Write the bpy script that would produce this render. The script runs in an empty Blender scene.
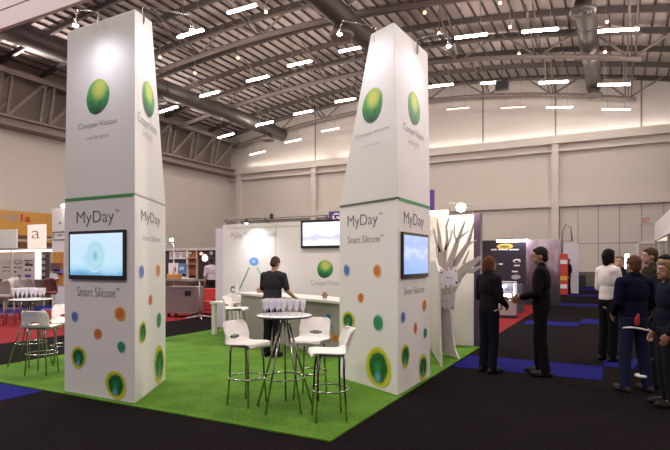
import bpy, bmesh, math, random
from mathutils import Vector, Matrix
random.seed(7)
S = bpy.context.scene
COL = S.collection
PI = math.pi

# ------------------------------------------------------------------ camera (level, 1.6 m up, vertical shift like an architectural lens)
YAW = math.radians(27.8); EYE = 1.6; FPX = 530.0; HOR = 262.0
FW = Vector((-math.sin(YAW), math.cos(YAW), 0)); RT = Vector((math.cos(YAW), math.sin(YAW), 0))
cam = bpy.data.objects.new('camera', bpy.data.cameras.new('camera')); COL.objects.link(cam)
cam.location = (0, 0, EYE); cam.rotation_euler = (PI/2, 0, YAW)
cam.data.sensor_width = 36; cam.data.lens = FPX/670*36; cam.data.shift_y = (HOR-225)/670
cam.data.clip_end = 200
S.camera = cam
S.view_settings.view_transform = 'Standard'; S.view_settings.look = 'None'
S.view_settings.gamma = 1; S.view_settings.exposure = 0.56; S.view_settings.use_curve_mapping = False

# survey helpers: where a sight line of the photograph meets a real plane of the hall
def ray(x, y): return FW + RT*((x-335)/FPX) + Vector((0, 0, (HOR-y)/FPX))
def ground(x, y, z=0.0):
    d = ray(x, y); return Vector((0, 0, EYE)) + d*((z-EYE)/d.z)
def atY(x, y, Y):
    d = ray(x, y); return Vector((0, 0, EYE)) + d*(Y/d.y)
def atX(x, y, X):
    d = ray(x, y); return Vector((0, 0, EYE)) + d*(X/d.x)
def atD(x, y, D): return Vector((0, 0, EYE)) + ray(x, y)*D

# ------------------------------------------------------------------ materials
MATS = {}
def nodes(m): m.use_nodes = True; return m.node_tree.nodes, m.node_tree.links
def mat(name, c, rough=.6, metal=0.0, var=.06, scale=6.0, bump=0.0, emit=0.0, ecol=None, alpha=1.0, trans=0.0, spec=.5, coat=0):
    if name in MATS: return MATS[name]
    m = bpy.data.materials.new(name); n, l = nodes(m)
    b = n['Principled BSDF']; b.inputs['Roughness'].default_value = rough; b.inputs['Metallic'].default_value = metal
    b.inputs['Specular IOR Level'].default_value = spec
    b.inputs['Base Color'].default_value = (*c, 1)
    if var > 0 or bump > 0:
        tc = n.new('ShaderNodeTexCoord'); nz = n.new('ShaderNodeTexNoise'); nz.inputs['Scale'].default_value = scale; nz.inputs['Detail'].default_value = 4
        l.new(tc.outputs['Object'], nz.inputs['Vector'])
        mx = n.new('ShaderNodeMix'); mx.data_type = 'RGBA'
        mx.inputs[6].default_value = (*[max(0, k*(1-var)) for k in c], 1); mx.inputs[7].default_value = (*[min(1, k*(1+var)) for k in c], 1)
        l.new(nz.outputs['Fac'], mx.inputs[0]); l.new(mx.outputs[2], b.inputs['Base Color'])
        if bump > 0:
            bp = n.new('ShaderNodeBump'); bp.inputs['Strength'].default_value = bump; bp.inputs['Distance'].default_value = .02
            l.new(nz.outputs['Fac'], bp.inputs['Height']); l.new(bp.outputs['Normal'], b.inputs['Normal'])
    if emit: b.inputs['Emission Color'].default_value = (*(ecol or c), 1); b.inputs['Emission Strength'].default_value = emit
    if trans: b.inputs['Transmission Weight'].default_value = trans; b.inputs['IOR'].default_value = 1.1
    b.inputs['Alpha'].default_value = alpha
    MATS[name] = m; return m
def lamp_mat(name, c, e): return mat(name, c, var=0, emit=e, ecol=c)

def print_mat(name, stops, noise=.35, scale=3.0, vertical=False, accent=None, emit=0.0, rough=.4):
    """printed artwork: colour ramp over radius (or height) of the print's own UV map, broken up by a watercolour noise"""
    if name in MATS: return MATS[name]
    m = bpy.data.materials.new(name); n, l = nodes(m); b = n['Principled BSDF']; b.inputs['Roughness'].default_value = rough
    uv = n.new('ShaderNodeUVMap'); nz = n.new('ShaderNodeTexNoise'); nz.inputs['Scale'].default_value = scale; nz.inputs['Detail'].default_value = 5
    l.new(uv.outputs['UV'], nz.inputs['Vector'])
    if vertical:
        sp = n.new('ShaderNodeSeparateXYZ'); l.new(uv.outputs['UV'], sp.inputs[0]); src = sp.outputs[1]
    else:
        vs = n.new('ShaderNodeVectorMath'); vs.operation = 'SUBTRACT'; vs.inputs[1].default_value = (.5, .5, 0); l.new(uv.outputs['UV'], vs.inputs[0])
        ln = n.new('ShaderNodeVectorMath'); ln.operation = 'LENGTH'; l.new(vs.outputs[0], ln.inputs[0])
        m2 = n.new('ShaderNodeMath'); m2.operation = 'MULTIPLY'; m2.inputs[1].default_value = 2; l.new(ln.outputs['Value'], m2.inputs[0]); src = m2.outputs[0]
    s = n.new('ShaderNodeMath'); s.operation = 'SUBTRACT'; s.inputs[1].default_value = .5; l.new(nz.outputs['Fac'], s.inputs[0])
    a = n.new('ShaderNodeMath'); a.operation = 'MULTIPLY_ADD'; a.inputs[1].default_value = noise; l.new(s.outputs[0], a.inputs[0]); l.new(src, a.inputs[2])
    r = n.new('ShaderNodeValToRGB'); l.new(a.outputs[0], r.inputs[0])
    e = r.color_ramp.elements
    while len(e) < len(stops): e.new(.5)
    for k, (p, c) in enumerate(stops): e[k].position = p; e[k].color = (*c, 1)
    out = r.outputs[0]
    if accent:   # a paler patch low down in the print
        (ax, ay, ar, ac) = accent
        v2 = n.new('ShaderNodeVectorMath'); v2.operation = 'DISTANCE'; v2.inputs[1].default_value = (ax, ay, 0); l.new(uv.outputs['UV'], v2.inputs[0])
        mr = n.new('ShaderNodeMapRange'); mr.inputs[1].default_value = ar; mr.inputs[2].default_value = ar*.4; l.new(v2.outputs['Value'], mr.inputs[0])
        mx = n.new('ShaderNodeMix'); mx.data_type = 'RGBA'; mx.inputs[7].default_value = (*ac, 1); l.new(out, mx.inputs[6]); l.new(mr.outputs[0], mx.inputs[0]); out = mx.outputs[2]
    if emit:
        b.inputs['Base Color'].default_value = (.02, .02, .02, 1); l.new(out, b.inputs['Emission Color']); b.inputs['Emission Strength'].default_value = emit
    else: l.new(out, b.inputs['Base Color'])
    MATS[name] = m; return m

WHITE = mat('white_laminate', (.80, .775, .79), .55, var=.015, scale=2)
WHITE_PL = mat('white_plastic', (.84, .81, .80), .35, var=.02)
WALLPANEL = mat('white_wall_panel', (.80, .77, .76), .6, var=.02, scale=1.5)
LILAC = mat('lilac_panel', (.68, .64, .74), .5, var=.03)
GREYTXT = mat('grey_print', (.11, .10, .12), .6, var=0)
PALETXT = mat('pale_grey_print', (.36, .33, .36), .6, var=0)
MIDTXT = mat('mid_grey_print', (.17, .15, .17), .6, var=0)
CHROME = mat('chrome', (.42, .40, .39), .14, 1.0, var=.03)
STEEL = mat('brushed_steel', (.40, .37, .36), .35, .9, var=.05)
BLACK = mat('black_plastic', (.015, .014, .018), .4, var=.1)
GREEN = mat('green_strip', (.05, .30, .09), .5)
DARKLINE = mat('dark_joint', (.10, .12, .09), .6, var=0)

# ------------------------------------------------------------------ mesh building
WM = {}
def wm(o): return WM.get(o.name, Matrix.Identity(4)) if o else Matrix.Identity(4)
class MB:
    def __init__(s): s.v = []; s.f = []; s.mi = []; s.uv = {}; s.sm = []; s.m = 0
    def add(s, vs, fs, smooth=False, uvs=None):
        o = len(s.v); s.v += [Vector(p) for p in vs]
        for k, f in enumerate(fs):
            s.f.append([o+i for i in f]); s.mi.append(s.m); s.sm.append(smooth)
        if uvs:
            for i, t in enumerate(uvs): s.uv[o+i] = t
        return s
    def box(s, a, b):
        x0, y0, z0 = [min(p, q) for p, q in zip(a, b)]; x1, y1, z1 = [max(p, q) for p, q in zip(a, b)]
        return s.add([(x0,y0,z0),(x1,y0,z0),(x1,y1,z0),(x0,y1,z0),(x0,y0,z1),(x1,y0,z1),(x1,y1,z1),(x0,y1,z1)],
                     [(0,3,2,1),(4,5,6,7),(0,1,5,4),(1,2,6,5),(2,3,7,6),(3,0,4,7)])
    def cbox(s, c, d, rz=0.0, M=None):
        M = (M or Matrix.Rotation(rz, 3, 'Z'))
        c = Vector(c); hx, hy, hz = [k/2 for k in d]
        P = [(-hx,-hy,-hz),(hx,-hy,-hz),(hx,hy,-hz),(-hx,hy,-hz),(-hx,-hy,hz),(hx,-hy,hz),(hx,hy,hz),(-hx,hy,hz)]
        return s.add([c + M @ Vector(p) for p in P], [(0,3,2,1),(4,5,6,7),(0,1,5,4),(1,2,6,5),(2,3,7,6),(3,0,4,7)])
    def bar(s, p0, p1, w, h):
        p0, p1 = Vector(p0), Vector(p1); d = (p1-p0); L = d.length; d.normalize()
        up = Vector((0,0,1)) if abs(d.z) < .98 else Vector((1,0,0))
        x = d.cross(up).normalized(); y = x.cross(d)
        M = Matrix((x, d, y)).transposed()
        return s.cbox((p0+p1)/2, (w, L, h), M=M)
    def tube(s, p0, p1, r0, r1=None, n=10, cap=True): return s.path([p0, p1], [r0, r1 if r1 is not None else r0], n, cap)
    def path(s, pts, r, n=8, cap=True, closed=False):
        pts = [Vector(p) for p in pts]; N = len(pts)
        if not isinstance(r, (list, tuple)): r = [r]*N
        vs = []; fs = []; prev = None
        for i, p in enumerate(pts):
            if closed: t = (pts[(i+1) % N]-pts[i-1]).normalized()
            else: t = (pts[min(i+1, N-1)]-pts[max(i-1, 0)]).normalized()
            if prev is None:
                u = t.orthogonal().normalized()
            else:
                u = prev - t*prev.dot(t); u = u.normalized() if u.length > 1e-6 else t.orthogonal().normalized()
            prev = u; w = t.cross(u)
            vs += [p + (u*math.cos(2*PI*k/n) + w*math.sin(2*PI*k/n))*r[i] for k in range(n)]
        for i in range(N if closed else N-1):
            j = (i+1) % N
            for k in range(n): fs.append((i*n+k, i*n+(k+1) % n, j*n+(k+1) % n, j*n+k))
        if cap and not closed: fs.append(tuple(range(n))[::-1]); fs.append(tuple((N-1)*n+k for k in range(n)))
        return s.add(vs, fs, True)
    def lathe(s, prof, c=(0,0,0), n=24, M=None):
        c = Vector(c); vs = []; fs = []
        for (r, z) in prof:
            for k in range(n):
                p = Vector((max(r, 1e-4)*math.cos(2*PI*k/n), max(r, 1e-4)*math.sin(2*PI*k/n), z)); vs.append(c + (M @ p if M else p))
        N = len(prof)
        for i in range(N-1):
            for k in range(n): fs.append((i*n+k, i*n+(k+1) % n, (i+1)*n+(k+1) % n, (i+1)*n+k))
        fs.append(tuple(range(n))[::-1]); fs.append(tuple((N-1)*n+k for k in range(n)))
        return s.add(vs, fs, True)
    def ell(s, c, r, M=None, n=16, m=10):
        c = Vector(c); vs = [c + (M @ Vector((0,0,-r[2])) if M else Vector((0,0,-r[2])))]; fs = []
        for i in range(1, m):
            a = -PI/2 + PI*i/m
            for k in range(n):
                p = Vector((r[0]*math.cos(a)*math.cos(2*PI*k/n), r[1]*math.cos(a)*math.sin(2*PI*k/n), r[2]*math.sin(a))); vs.append(c + (M @ p if M else p))
        vs.append(c + (M @ Vector((0,0,r[2])) if M else Vector((0,0,r[2]))))
        for k in range(n): fs.append((0, 1+(k+1) % n, 1+k))
        for i in range(m-2):
            for k in range(n): fs.append((1+i*n+k, 1+i*n+(k+1) % n, 1+(i+1)*n+(k+1) % n, 1+(i+1)*n+k))
        L = len(vs)-1
        for k in range(n): fs.append((1+(m-2)*n+k, 1+(m-2)*n+(k+1) % n, L))
        return s.add(vs, fs, True)
    def cap(s, p0, p1, r0, r1=None, n=12):
        r1 = r0 if r1 is None else r1; p0, p1 = Vector(p0), Vector(p1); d = p1-p0; L = d.length
        if L < 1e-6: return s.ell(p0, (r0,)*3)
        d.normalize(); u = d.orthogonal().normalized(); w = d.cross(u); M = Matrix((u, w, d)).transposed()
        prof = [(r0*math.cos(a), -r0*math.sin(a)) for a in [PI/2*.98, PI/3, PI/6, 0]] + [(r1*math.cos(a), L + r1*math.sin(a)) for a in [0, PI/6, PI/3, PI/2*.98]]
        return s.lathe(prof, p0, n, M)
    def prism(s, poly, z0, z1, top=None):
        n = len(poly); top = top or poly
        return s.add([(*p[:2], z0) for p in poly] + [(*p[:2], p[2] if len(p) > 2 else z1) for p in top],
                     [tuple(range(n))[::-1], tuple(range(n, 2*n))] + [(k, (k+1) % n, n+(k+1) % n, n+k) for k in range(n)])
    def slab(s, pts, off):     # planar polygon given thickness along vector off
        off = Vector(off); n = len(pts); pts = [Vector(p) for p in pts]
        return s.add(pts + [p+off for p in pts], [tuple(range(n))[::-1], tuple(range(n, 2*n))] + [(k, (k+1) % n, n+(k+1) % n, n+k) for k in range(n)])
    def build(s, name, mats, parent=None, local=False, fix=True):
        me = bpy.data.meshes.new(name)
        inv = wm(parent).inverted() if (parent and not local) else None
        me.from_pydata([tuple(inv @ p if inv else p) for p in s.v], [], s.f)
        for m in (mats if isinstance(mats, (list, tuple)) else [mats]): me.materials.append(m)
        me.polygons.foreach_set('material_index', s.mi); me.polygons.foreach_set('use_smooth', s.sm)
        if s.uv:
            ul = me.uv_layers.new(name='UVMap')
            for lp in me.loops: ul.data[lp.index].uv = s.uv.get(lp.vertex_index, (.5, .5))
        if fix:
            bm = bmesh.new(); bm.from_mesh(me); bmesh.ops.recalc_face_normals(bm, faces=bm.faces); bm.to_mesh(me); bm.free()
        o = bpy.data.objects.new(name, me); COL.objects.link(o)
        if parent: o.parent = parent; WM[o.name] = wm(parent)
        return o

def tag(o, label=None, cat=None, group=None, kind=None):
    if label: o['label'] = label
    if cat: o['category'] = cat
    if group: o['group'] = group
    if kind: o['kind'] = kind
    return o
def struct(o): o['kind'] = 'structure'; return o
def thing(name, label, cat, loc=(0,0,0), rz=0.0, group=None, sc=1.0):
    o = bpy.data.objects.new(name, None); COL.objects.link(o); o.empty_display_size = .1
    o.location = loc; o.rotation_euler = (0, 0, rz); o.scale = (sc,)*3
    WM[o.name] = Matrix.Translation(Vector(loc)) @ Matrix.Rotation(rz, 4, 'Z') @ Matrix.Scale(sc, 4)
    return tag(o, label, cat, group)
def copy_tree(o, parent=None):
    c = o.copy(); COL.objects.link(c)
    if parent: c.parent = parent
    for ch in list(o.children): copy_tree(ch, c)
    return c
def put(o, loc, rz=0.0):
    o.location = loc; o.rotation_euler = (0, 0, rz); return o
def bevel(o, w=.01, seg=2):
    m = o.modifiers.new('edge', 'BEVEL'); m.width = w; m.segments = seg; m.limit_method = 'ANGLE'; return o
DG = None
def baked(o):   # apply the object's modifiers into its own mesh
    global DG
    bpy.context.view_layer.update(); dg = bpy.context.evaluated_depsgraph_get()
    me = bpy.data.meshes.new_from_object(o.evaluated_get(dg)); old = o.data
    o.modifiers.clear(); o.data = me; me.name = o.name
    if old.users == 0:
        (bpy.data.curves if isinstance(old, bpy.types.Curve) else bpy.data.meshes).remove(old)
    return o

# flat prints on a vertical face: L is its left and R its right end as a viewer sees it
class Face:
    def __init__(s, L, R, lean=0.0, z0=0.0):      # lean: outward metres per metre of height above z0
        s.o = Vector((L[0], L[1], 0)); s.u = (Vector((R[0], R[1], 0))-s.o).normalized(); s.n = s.u.cross(Vector((0,0,1))); s.lean = lean; s.z0 = z0
    def hit(s, x, y):
        d = ray(x, y); E = Vector((0,0,EYE)); m = s.n-Vector((0,0,s.lean)); q = s.o+Vector((0,0,s.z0)); p = E + d*((q-E).dot(m)/d.dot(m)); return (p-s.o).dot(s.u), p.z
    def P(s, u, z, e=0.0): return s.o + s.u*u + Vector((0,0,z)) + s.n*(e+s.lean*(z-s.z0))
TXT = {}
def text_mesh(t, thin):
    if (t, thin) in TXT: return TXT[t, thin]
    c = bpy.data.curves.new('lettering', 'FONT'); c.body = t; c.resolution_u = 4; c.offset = thin
    o = bpy.data.objects.new('lettering', c); COL.objects.link(o)
    bpy.context.view_layer.update(); me = bpy.data.meshes.new_from_object(o.evaluated_get(bpy.context.evaluated_depsgraph_get()))
    vs = [v.co.copy() for v in me.vertices]; fs = [tuple(p.vertices) for p in me.polygons]
    bpy.data.objects.remove(o); bpy.data.curves.remove(c); bpy.data.meshes.remove(me)
    TXT[t, thin] = (vs, fs); return vs, fs
def face_text(fc, t, u0, z0, u1, z1, m, parent, e=.004, thin=-.012, name='lettering'):
    vs, fs = text_mesh(t, thin)
    xs = [v.x for v in vs]; ys = [v.y for v in vs]; x0, x1, y0, y1 = min(xs), max(xs), min(ys), max(ys)
    b = MB(); b.add([fc.P(u0+(v.x-x0)/(x1-x0)*(u1-u0), z0+(v.y-y0)/(y1-y0)*(z1-z0), e) for v in vs], fs)
    return b.build(name, m, parent, fix=False)
def px_text(fc, t, lb, rt, m, parent, **k):
    u0, z0 = fc.hit(*lb); u1, z1 = fc.hit(*rt); return face_text(fc, t, u0, z0, u1, z1, m, parent, **k)
def disc(fc, u, z, ru, rz, m, parent, e=.004, name='dot_print', wob=.05, lean=0.0, n=36):
    b = MB(); vs = [fc.P(u, z, e)]; uv = [(.5, .5)]; ph = random.random()*6
    for k in range(n):
        a = 2*PI*k/n; w = 1 + wob*math.sin(2*a+ph) + wob*.6*math.sin(3*a+ph*2)
        du, dz = math.cos(a)*w, math.sin(a)*w
        vs.append(fc.P(u+ru*(du+lean*dz), z+rz*dz, e)); uv.append((.5+du*.48, .5+dz*.48))
    b.add(vs, [(0, 1+k, 1+(k+1) % n) for k in range(n)], uvs=uv); return b.build(name, m, parent, fix=False)
def px_disc(fc, x, y, w, h, m, parent, **k):
    u0, _ = fc.hit(x-w/2, y); u1, _ = fc.hit(x+w/2, y); _, z0 = fc.hit(x, y+h/2); _, z1 = fc.hit(x, y-h/2)
    return disc(fc, (u0+u1)/2, (z0+z1)/2, abs(u1-u0)/2, abs(z1-z0)/2, m, parent, **k)
def fquad(fc, u0, z0, u1, z1, m, parent, e=.004, t=0.0, name='panel'):
    b = MB()
    if t: b.slab([fc.P(u0,z0,e), fc.P(u1,z0,e), fc.P(u1,z1,e), fc.P(u0,z1,e)], fc.n*t)
    else: b.add([fc.P(u0,z0,e), fc.P(u1,z0,e), fc.P(u1,z1,e), fc.P(u0,z1,e)], [(0,1,2,3)], uvs=[(0,0),(1,0),(1,1),(0,1)])
    return b.build(name, m, parent, fix=bool(t))
def light(kind, name, loc, energy, color, target=None, **k):
    d = bpy.data.lights.new(name, kind); d.energy = energy; d.color = color
    for a, b in k.items(): setattr(d, a, b)
    o = bpy.data.objects.new(name, d); COL.objects.link(o); o.location = loc
    if target is not None: o.rotation_euler = (Vector(target)-Vector(loc)).to_track_quat('-Z', 'Y').to_euler()
    return o

# ================================================================== HALL SHELL
FLOOR = mat('dark_carpet', (.0085, .006, .007), .95, var=.45, scale=30, bump=.3, spec=.03)
BLUE = mat('blue_carpet_strip', (.006, .006, .13), .95, var=.25, scale=60, spec=.1)
XL, XR, YB, YF = -31.0, 9.0, 38.4, -12.0
b = MB(); b.box((XL-.3, YF, -.1), (XR, YB+.3, 0)); b.m = 1
for (x0, x1, y0, y1) in [(-2.2, -.15, 8.0, 9.1), (-.15, 2.6, 9.1, 10.0), (-2.1, -.8, 14.4, 15.4), (-.8, 2.6, 15.2, 16.4), (-2.1, 2.6, 21.0, 22.4), (-2.1, 2.6, 27.3, 28.8), (-2.1, 3.0, 33.0, 37.5),
                         (-9.6, -6.25, 2.6, 4.12), (-18.6, -16.5, 2, 16)]:
    b.box((x0, y0, 0), (x1, y1, .004))
struct(b.build('floor', [FLOOR, BLUE]))
CREAM = mat('cream_hall_wall', (.66, .60, .56), .8, var=.03, scale=.4)
CREAM2 = mat('cream_beam', (.68, .62, .575), .7, var=.03, scale=.5)
GROOVE = mat('wall_groove', (.24, .20, .18), .9, var=0)
SKIRT = mat('dark_skirting', (.14, .12, .11), .7)
# left wall
b = MB(); b.box((XL-.3, YF, 0), (XL, YB+.3, 9.3)); b.m = 1; b.box((XL-.3, YF, 9.3), (XL, YB+.3, 15)); struct(b.build('wall_left', [CREAM, mat('brown_grey_shaded_panel', (.27, .22, .20), .8, var=.1)]))  # upper panels brown-grey, darkened in the colour for shade behind the girder
b = MB(); b.box((XR, YF, 0), (XR+.3, YB+.3, 15)); struct(b.build('wall_right', CREAM))
# back wall: wall, pilasters, crane beam, lower beam, partition panels, exit door
b = MB(); b.box((XL-.3, YB, 0), (XR+.3, YB+.3, 15.2)); b.m = 1
for x in (-22.1, -12.8, -8.3, -3.5, 1.5, 5.5): b.box((x-.05, YB-.02, 9.6), (x+.05, YB, 14.8))
for x in (-3.25, -2.13, -.93, .29, 1.51, 2.7, 3.9, 5.1): b.box((x-.018, YB-.012, .9), (x+.018, YB, 5.3))
b.box((-3.3, YB-.012, 2.80), (6, YB, 2.835))
struct(b.build('wall_back', [CREAM, GROOVE]))
b = MB(); b.box((-31, YB-.55, 9.45), (6, YB-.02, 9.98)); struct(b.build('trim_1', CREAM2))
b = MB(); b.box((-31, YB-.45, 8.93), (6, YB-.02, 9.03)); struct(b.build('trim_2', CREAM2))
b = MB(); b.box((-31, YB-.3, 5.28), (6, YB-.02, 5.86)); struct(b.build('trim_3', CREAM2))
for k, x in enumerate((-29.9, -22.1, -12.8, -3.5)):
    b = MB(); b.box((x-.22, YB-.4, 0), (x+.22, YB-.02, 9.45)); struct(b.build('trim_%d' % (k+4), CREAM2))
b = MB(); b.box((-3.2, YB-.06, 0), (4.5, YB-.02, .95)); struct(b.build('baseboard_back', SKIRT))
DOORM = mat('pinkish_door', (.50, .40, .37), .6, var=.03)
b = MB(); b.box((1.36, YB-.1, 0), (2.42, YB-.03, 2.75)); d = struct(b.build('door_1', DOORM))
b = MB(); b.box((1.2, YB-.14, 0), (1.36, YB-.02, 2.85)); b.box((2.42, YB-.14, 0), (2.5, YB-.02, 2.85)); b.box((1.2, YB-.14, 2.75), (2.5, YB-.02, 2.85)); b.build('door_frame', WHITE, d)
b = MB(); b.box((2.26, YB-.15, 1.0), (2.34, YB-.1, 1.15)); b.build('door_handle', STEEL, d)
# exit lettering on the wall
fb = Face((-31, YB-.03), (6, YB-.03))
ex = thing('exit_sign', 'small red exit lettering high on the partition panels of the back wall', 'sign', (1.6, YB-.03, 3.8))
u0, z0 = fb.hit(641.5, 222.5); u1, z1 = fb.hit(649.5, 217.5)
fquad(fb, u0-.1, z0-.08, u1+.1, z1+.08, CREAM, ex, e=.002, t=.02, name='sign_plate')
face_text(fb, 'EXIT', u0, z0, u1, z1, mat('exit_red', (.55, .06, .05), .5, var=0), ex, e=.026, thin=.01)

# roof: arched deck with ribs along the hall, dark arched purlins across it
APEX = -13.8
def chord(x): dx = x-APEX; return 13.45-(.0063 if dx < 0 else .0082)*dx*dx if x < 4 else 10.85-.2*(x-4)
def roofz(x): dx = x-APEX; return 14.85-(.0056 if dx < 0 else .0066)*dx*dx if x < 4 else 12.75-.22*(x-4)
DECK = mat('roof_deck', (.47, .395, .375), .8, var=.10, scale=.7)
RIB = mat('roof_rib', (.075, .058, .055), .7, var=.2)
XS = [XL + (XR-XL)*k/36 for k in range(37)]
b = MB(); n = len(XS)
b.add([(x, YF, roofz(x)) for x in XS] + [(x, YB+.3, roofz(x)) for x in XS] + [(x, YF, roofz(x)+.3) for x in XS] + [(x, YB+.3, roofz(x)+.3) for x in XS],
      [(k, k+1, n+k+1, n+k) for k in range(n-1)] + [(2*n+k, 3*n+k, 3*n+k+1, 2*n+k+1) for k in range(n-1)]
      + [(k, 2*n+k, 2*n+k+1, k+1) for k in range(n-1)] + [(n+k, n+k+1, 3*n+k+1, 3*n+k) for k in range(n-1)])
b.m = 1; x = XL+.4
while x < 6:
    b.box((x-.035, 8, roofz(x)-.12), (x+.035, YB, roofz(x)+.02)); x += .62
yk = 7.6
while yk < YB:
    P = [Vector((x, yk, roofz(x)-.27)) for x in XS]
    for p, q in zip(P, P[1:]): b.bar(p, q, .15, .28)
    yk += 2.53
struct(b.build('ceiling', [DECK, RIB], fix=False))

# arched trusses and the ties between them
TRUSS = mat('truss_paint', (.25, .205, .19), .55, var=.12, scale=2)
TIE = mat('tie_paint', (.17, .135, .125), .55, var=.12, scale=2)
TY = (37.5, 30.2, 22.75, 15.2)
TL = ('against the back wall', 'second from the back wall', 'third from the back wall', 'nearest the camera')
NODES = [-25.1, -20.7, -16.4, -12.1, -7.8, -3.6, .75]
for Y, w in zip(TY, TL):
    t = thing('roof_truss', 'arched grey tubular roof truss with V struts, %s' % w, 'roof truss', (-30, Y, chord(-30)), group='arched trusses under the hall roof')
    xs = [-30 + (1.2+30)*k/30 for k in range(31)]
    b = MB(); b.path([(x, Y, chord(x)) for x in xs], .135, 10); b.build('bottom_chord', TRUSS, t)
    for x in NODES:
        for s in (-1, 1):
            b = MB(); b.tube((x, Y, chord(x)), (x+s*1.9, Y, roofz(x+s*1.9)-.25), .06, n=6); b.build('strut', TRUSS, t)
        b = MB()
        for s in (-.17, .17): b.tube((x+s, Y, chord(x)+.05), (x+s, Y-3.6, roofz(x)-.3), .045, n=6)
        b.tube((x, Y, chord(x)), (x, Y-1.7, roofz(x)-.3), .035, n=6)
        b.build('tie_pair', TIE, t)
    b = MB(); b.path([(x, Y, roofz(x)-.48) for x in xs], .09, 6); b.build('top_chord', TIE, t)
# eave girder along the left wall
t = thing('eave_girder', 'deep grey lattice girder running along the left wall below the roof', 'girder', (-30.4, 10, 9.3))
b = MB(); b.box((-30.99, 2, 9.25), (-29.95, YB-.6, 9.42)); b.box((-30.5, 2, 9.42), (-30.2, YB-.6, 9.72)); b.box((-30.75, 2, 9.72), (-29.95, YB-.6, 9.86)); b.build('bottom_chord', TRUSS, t)
b = MB(); b.bar((-29.7, 2, 12.15), (-29.7, YB-.6, 12.15), .4, .3); b.build('top_chord', TRUSS, t)
yy = 10.0; k = 0
while yy < YB-.9:
    b = MB()
    for s in (-.28, .28): b.bar((-30.3, yy+s, 9.8), (-29.75, yy+s, 12.1), .16, .16)
    for q in range(3): b.bar((-30.25+.15*q, yy-.28, 9.95+.7*q), (-30.1+.15*q, yy+.28, 10.6+.7*q), .06, .06)
    b.build('lattice_post', TRUSS, t)
    b = MB(); b.bar((-30.3, yy+.3, 9.85), (-29.75, yy+2.2, 12.1), .17, .17); b.build('diagonal', TRUSS, t)
    yy += 2.5
# air ducts
DUCT = mat('galvanised_duct', (.085, .068, .066), .55, .25, var=.15, scale=1.5)
DIFF = mat('duct_diffuser', (.22, .19, .185), .5, .3, var=.1)
def duct(label, x, y0, y1, z, r, diffs):
    t = thing('air_duct', label, 'duct', (x, y1, z))
    b = MB(); N = 14; b.path([(x, y0+(y1-y0)*k/N, z) for k in range(N+1)], r, 20)
    b.build('duct_pipe', DUCT, t)
    for k in range(0, N+1, 2):
        y = y0+(y1-y0)*k/N; b = MB(); b.path([(x, y-.04, z), (x, y+.04, z)], r*1.05, 20); b.build('duct_flange', DUCT, t)
    for y in diffs:
        b = MB(); b.lathe([(r*.75, -.05), (r*.75, .35)], (x, y, z-r-.3)); nk = b.build('diffuser_neck', DUCT, t)
        b = MB()
        for q, rr in enumerate((.95, .68, .4)):
            b.path([(x+r*rr*math.cos(a*PI/12), y+r*rr*math.sin(a*PI/12), z-r-.36-.02*q) for a in range(24)], .075 if q else .1, 8, closed=True)
        b.ell((x, y, z-r-.4), (.1, .1, .06)); b.build('diffuser_ring', DIFF, nk)
duct('large round duct at the top right, running towards the back wall', -1.15, 14, 37.3, 12.75, .44, (24.1, 36.6))
duct('round duct in the middle of the roof, passing behind the right tower', -10.9, 10, 30, 12.7, .5, (21.3,))
duct('round duct on the left of the roof between the strip lights', -24.7, 14, 37.3, 12.3, .5, (23.6, 35.2))
tag(MB().box((-6.1, 31.4, 11.55), (-5.4, 31.75, 12.05)).tube((-5.75, 31.55, 12.05), (-5.75, 31.55, roofz(-5.75)), .03).build('roof_loudspeaker', BLACK), 'black box loudspeaker hanging under the roof beside the large right duct', 'loudspeaker')

# strip lights: (row Y, sight point of the left end, X length) ; each hangs on two rods from the deck
TUBE = lamp_mat('strip_light_glow', (1.0, .90, .79), 74)
TUBE2 = lamp_mat('wall_strip_light_glow', (1.0, .90, .79), 7)
DIM = lamp_mat('strip_light_dim_glow', (1.0, .62, .5), 1.6)
HOUSE = mat('lamp_housing', (.30, .26, .24), .5, var=.05)
ROWS = [(18.9, 'row nearest the camera', [(178,37),(228,13)]),
        (25.8, 'second row from the camera', [(160,111),(200,96),(247,81),(288,66),(339,52),(455,39.4),(522,34),(598,34)]),
        (32.6, 'third row from the camera', [(218,137),(256,125),(294,114),(335,102),(429,87.6),(481,84.6),(539,84.5),(598,87)]),
        (36.9, 'row closest to the back wall', [(250,154),(285,142),(321.5,131),(447,110),(501,109),(546.6,109),(602,111)])]
ORD = ['first', 'second', 'third', 'fourth', 'fifth', 'sixth', 'seventh', 'eighth']
for Y, rn, pts in ROWS:
    for k, (px_, py_) in enumerate(pts):
        p = atY(px_, py_, Y); L = 1.55; z = min(p.z, roofz(p.x)-.9)
        lab = 'lit fluorescent strip light, %s from the left in the %s' % (ORD[k], rn)
        t = thing('strip_light', lab, 'ceiling light', (p.x+L/2, Y, z), group='strip lights under the hall roof')
        sl = (chord(p.x+L)-chord(p.x))*.6
        a0, a1 = Vector((p.x, Y, z-sl/2)), Vector((p.x+L, Y, z+sl/2))
        dim = (Y > 36 and k in (3, 4))
        b = MB(); b.bar(a0, a1, .105, .06); b.build('glowing_tube', DIM if dim else TUBE2 if Y > 36 else TUBE, t)
        b = MB(); b.bar(a0+Vector((0,0,.09)), a1+Vector((0,0,.09)), .06, .05); b.build('lamp_housing', HOUSE, t)
        b = MB()
        for f in (.2, .8):
            q = a0.lerp(a1, f); b.tube(q+Vector((0,0,.1)), (q.x, q.y, roofz(q.x)-.02), .012, n=5)
        b.build('hanging_rod', HOUSE, t)
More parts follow.
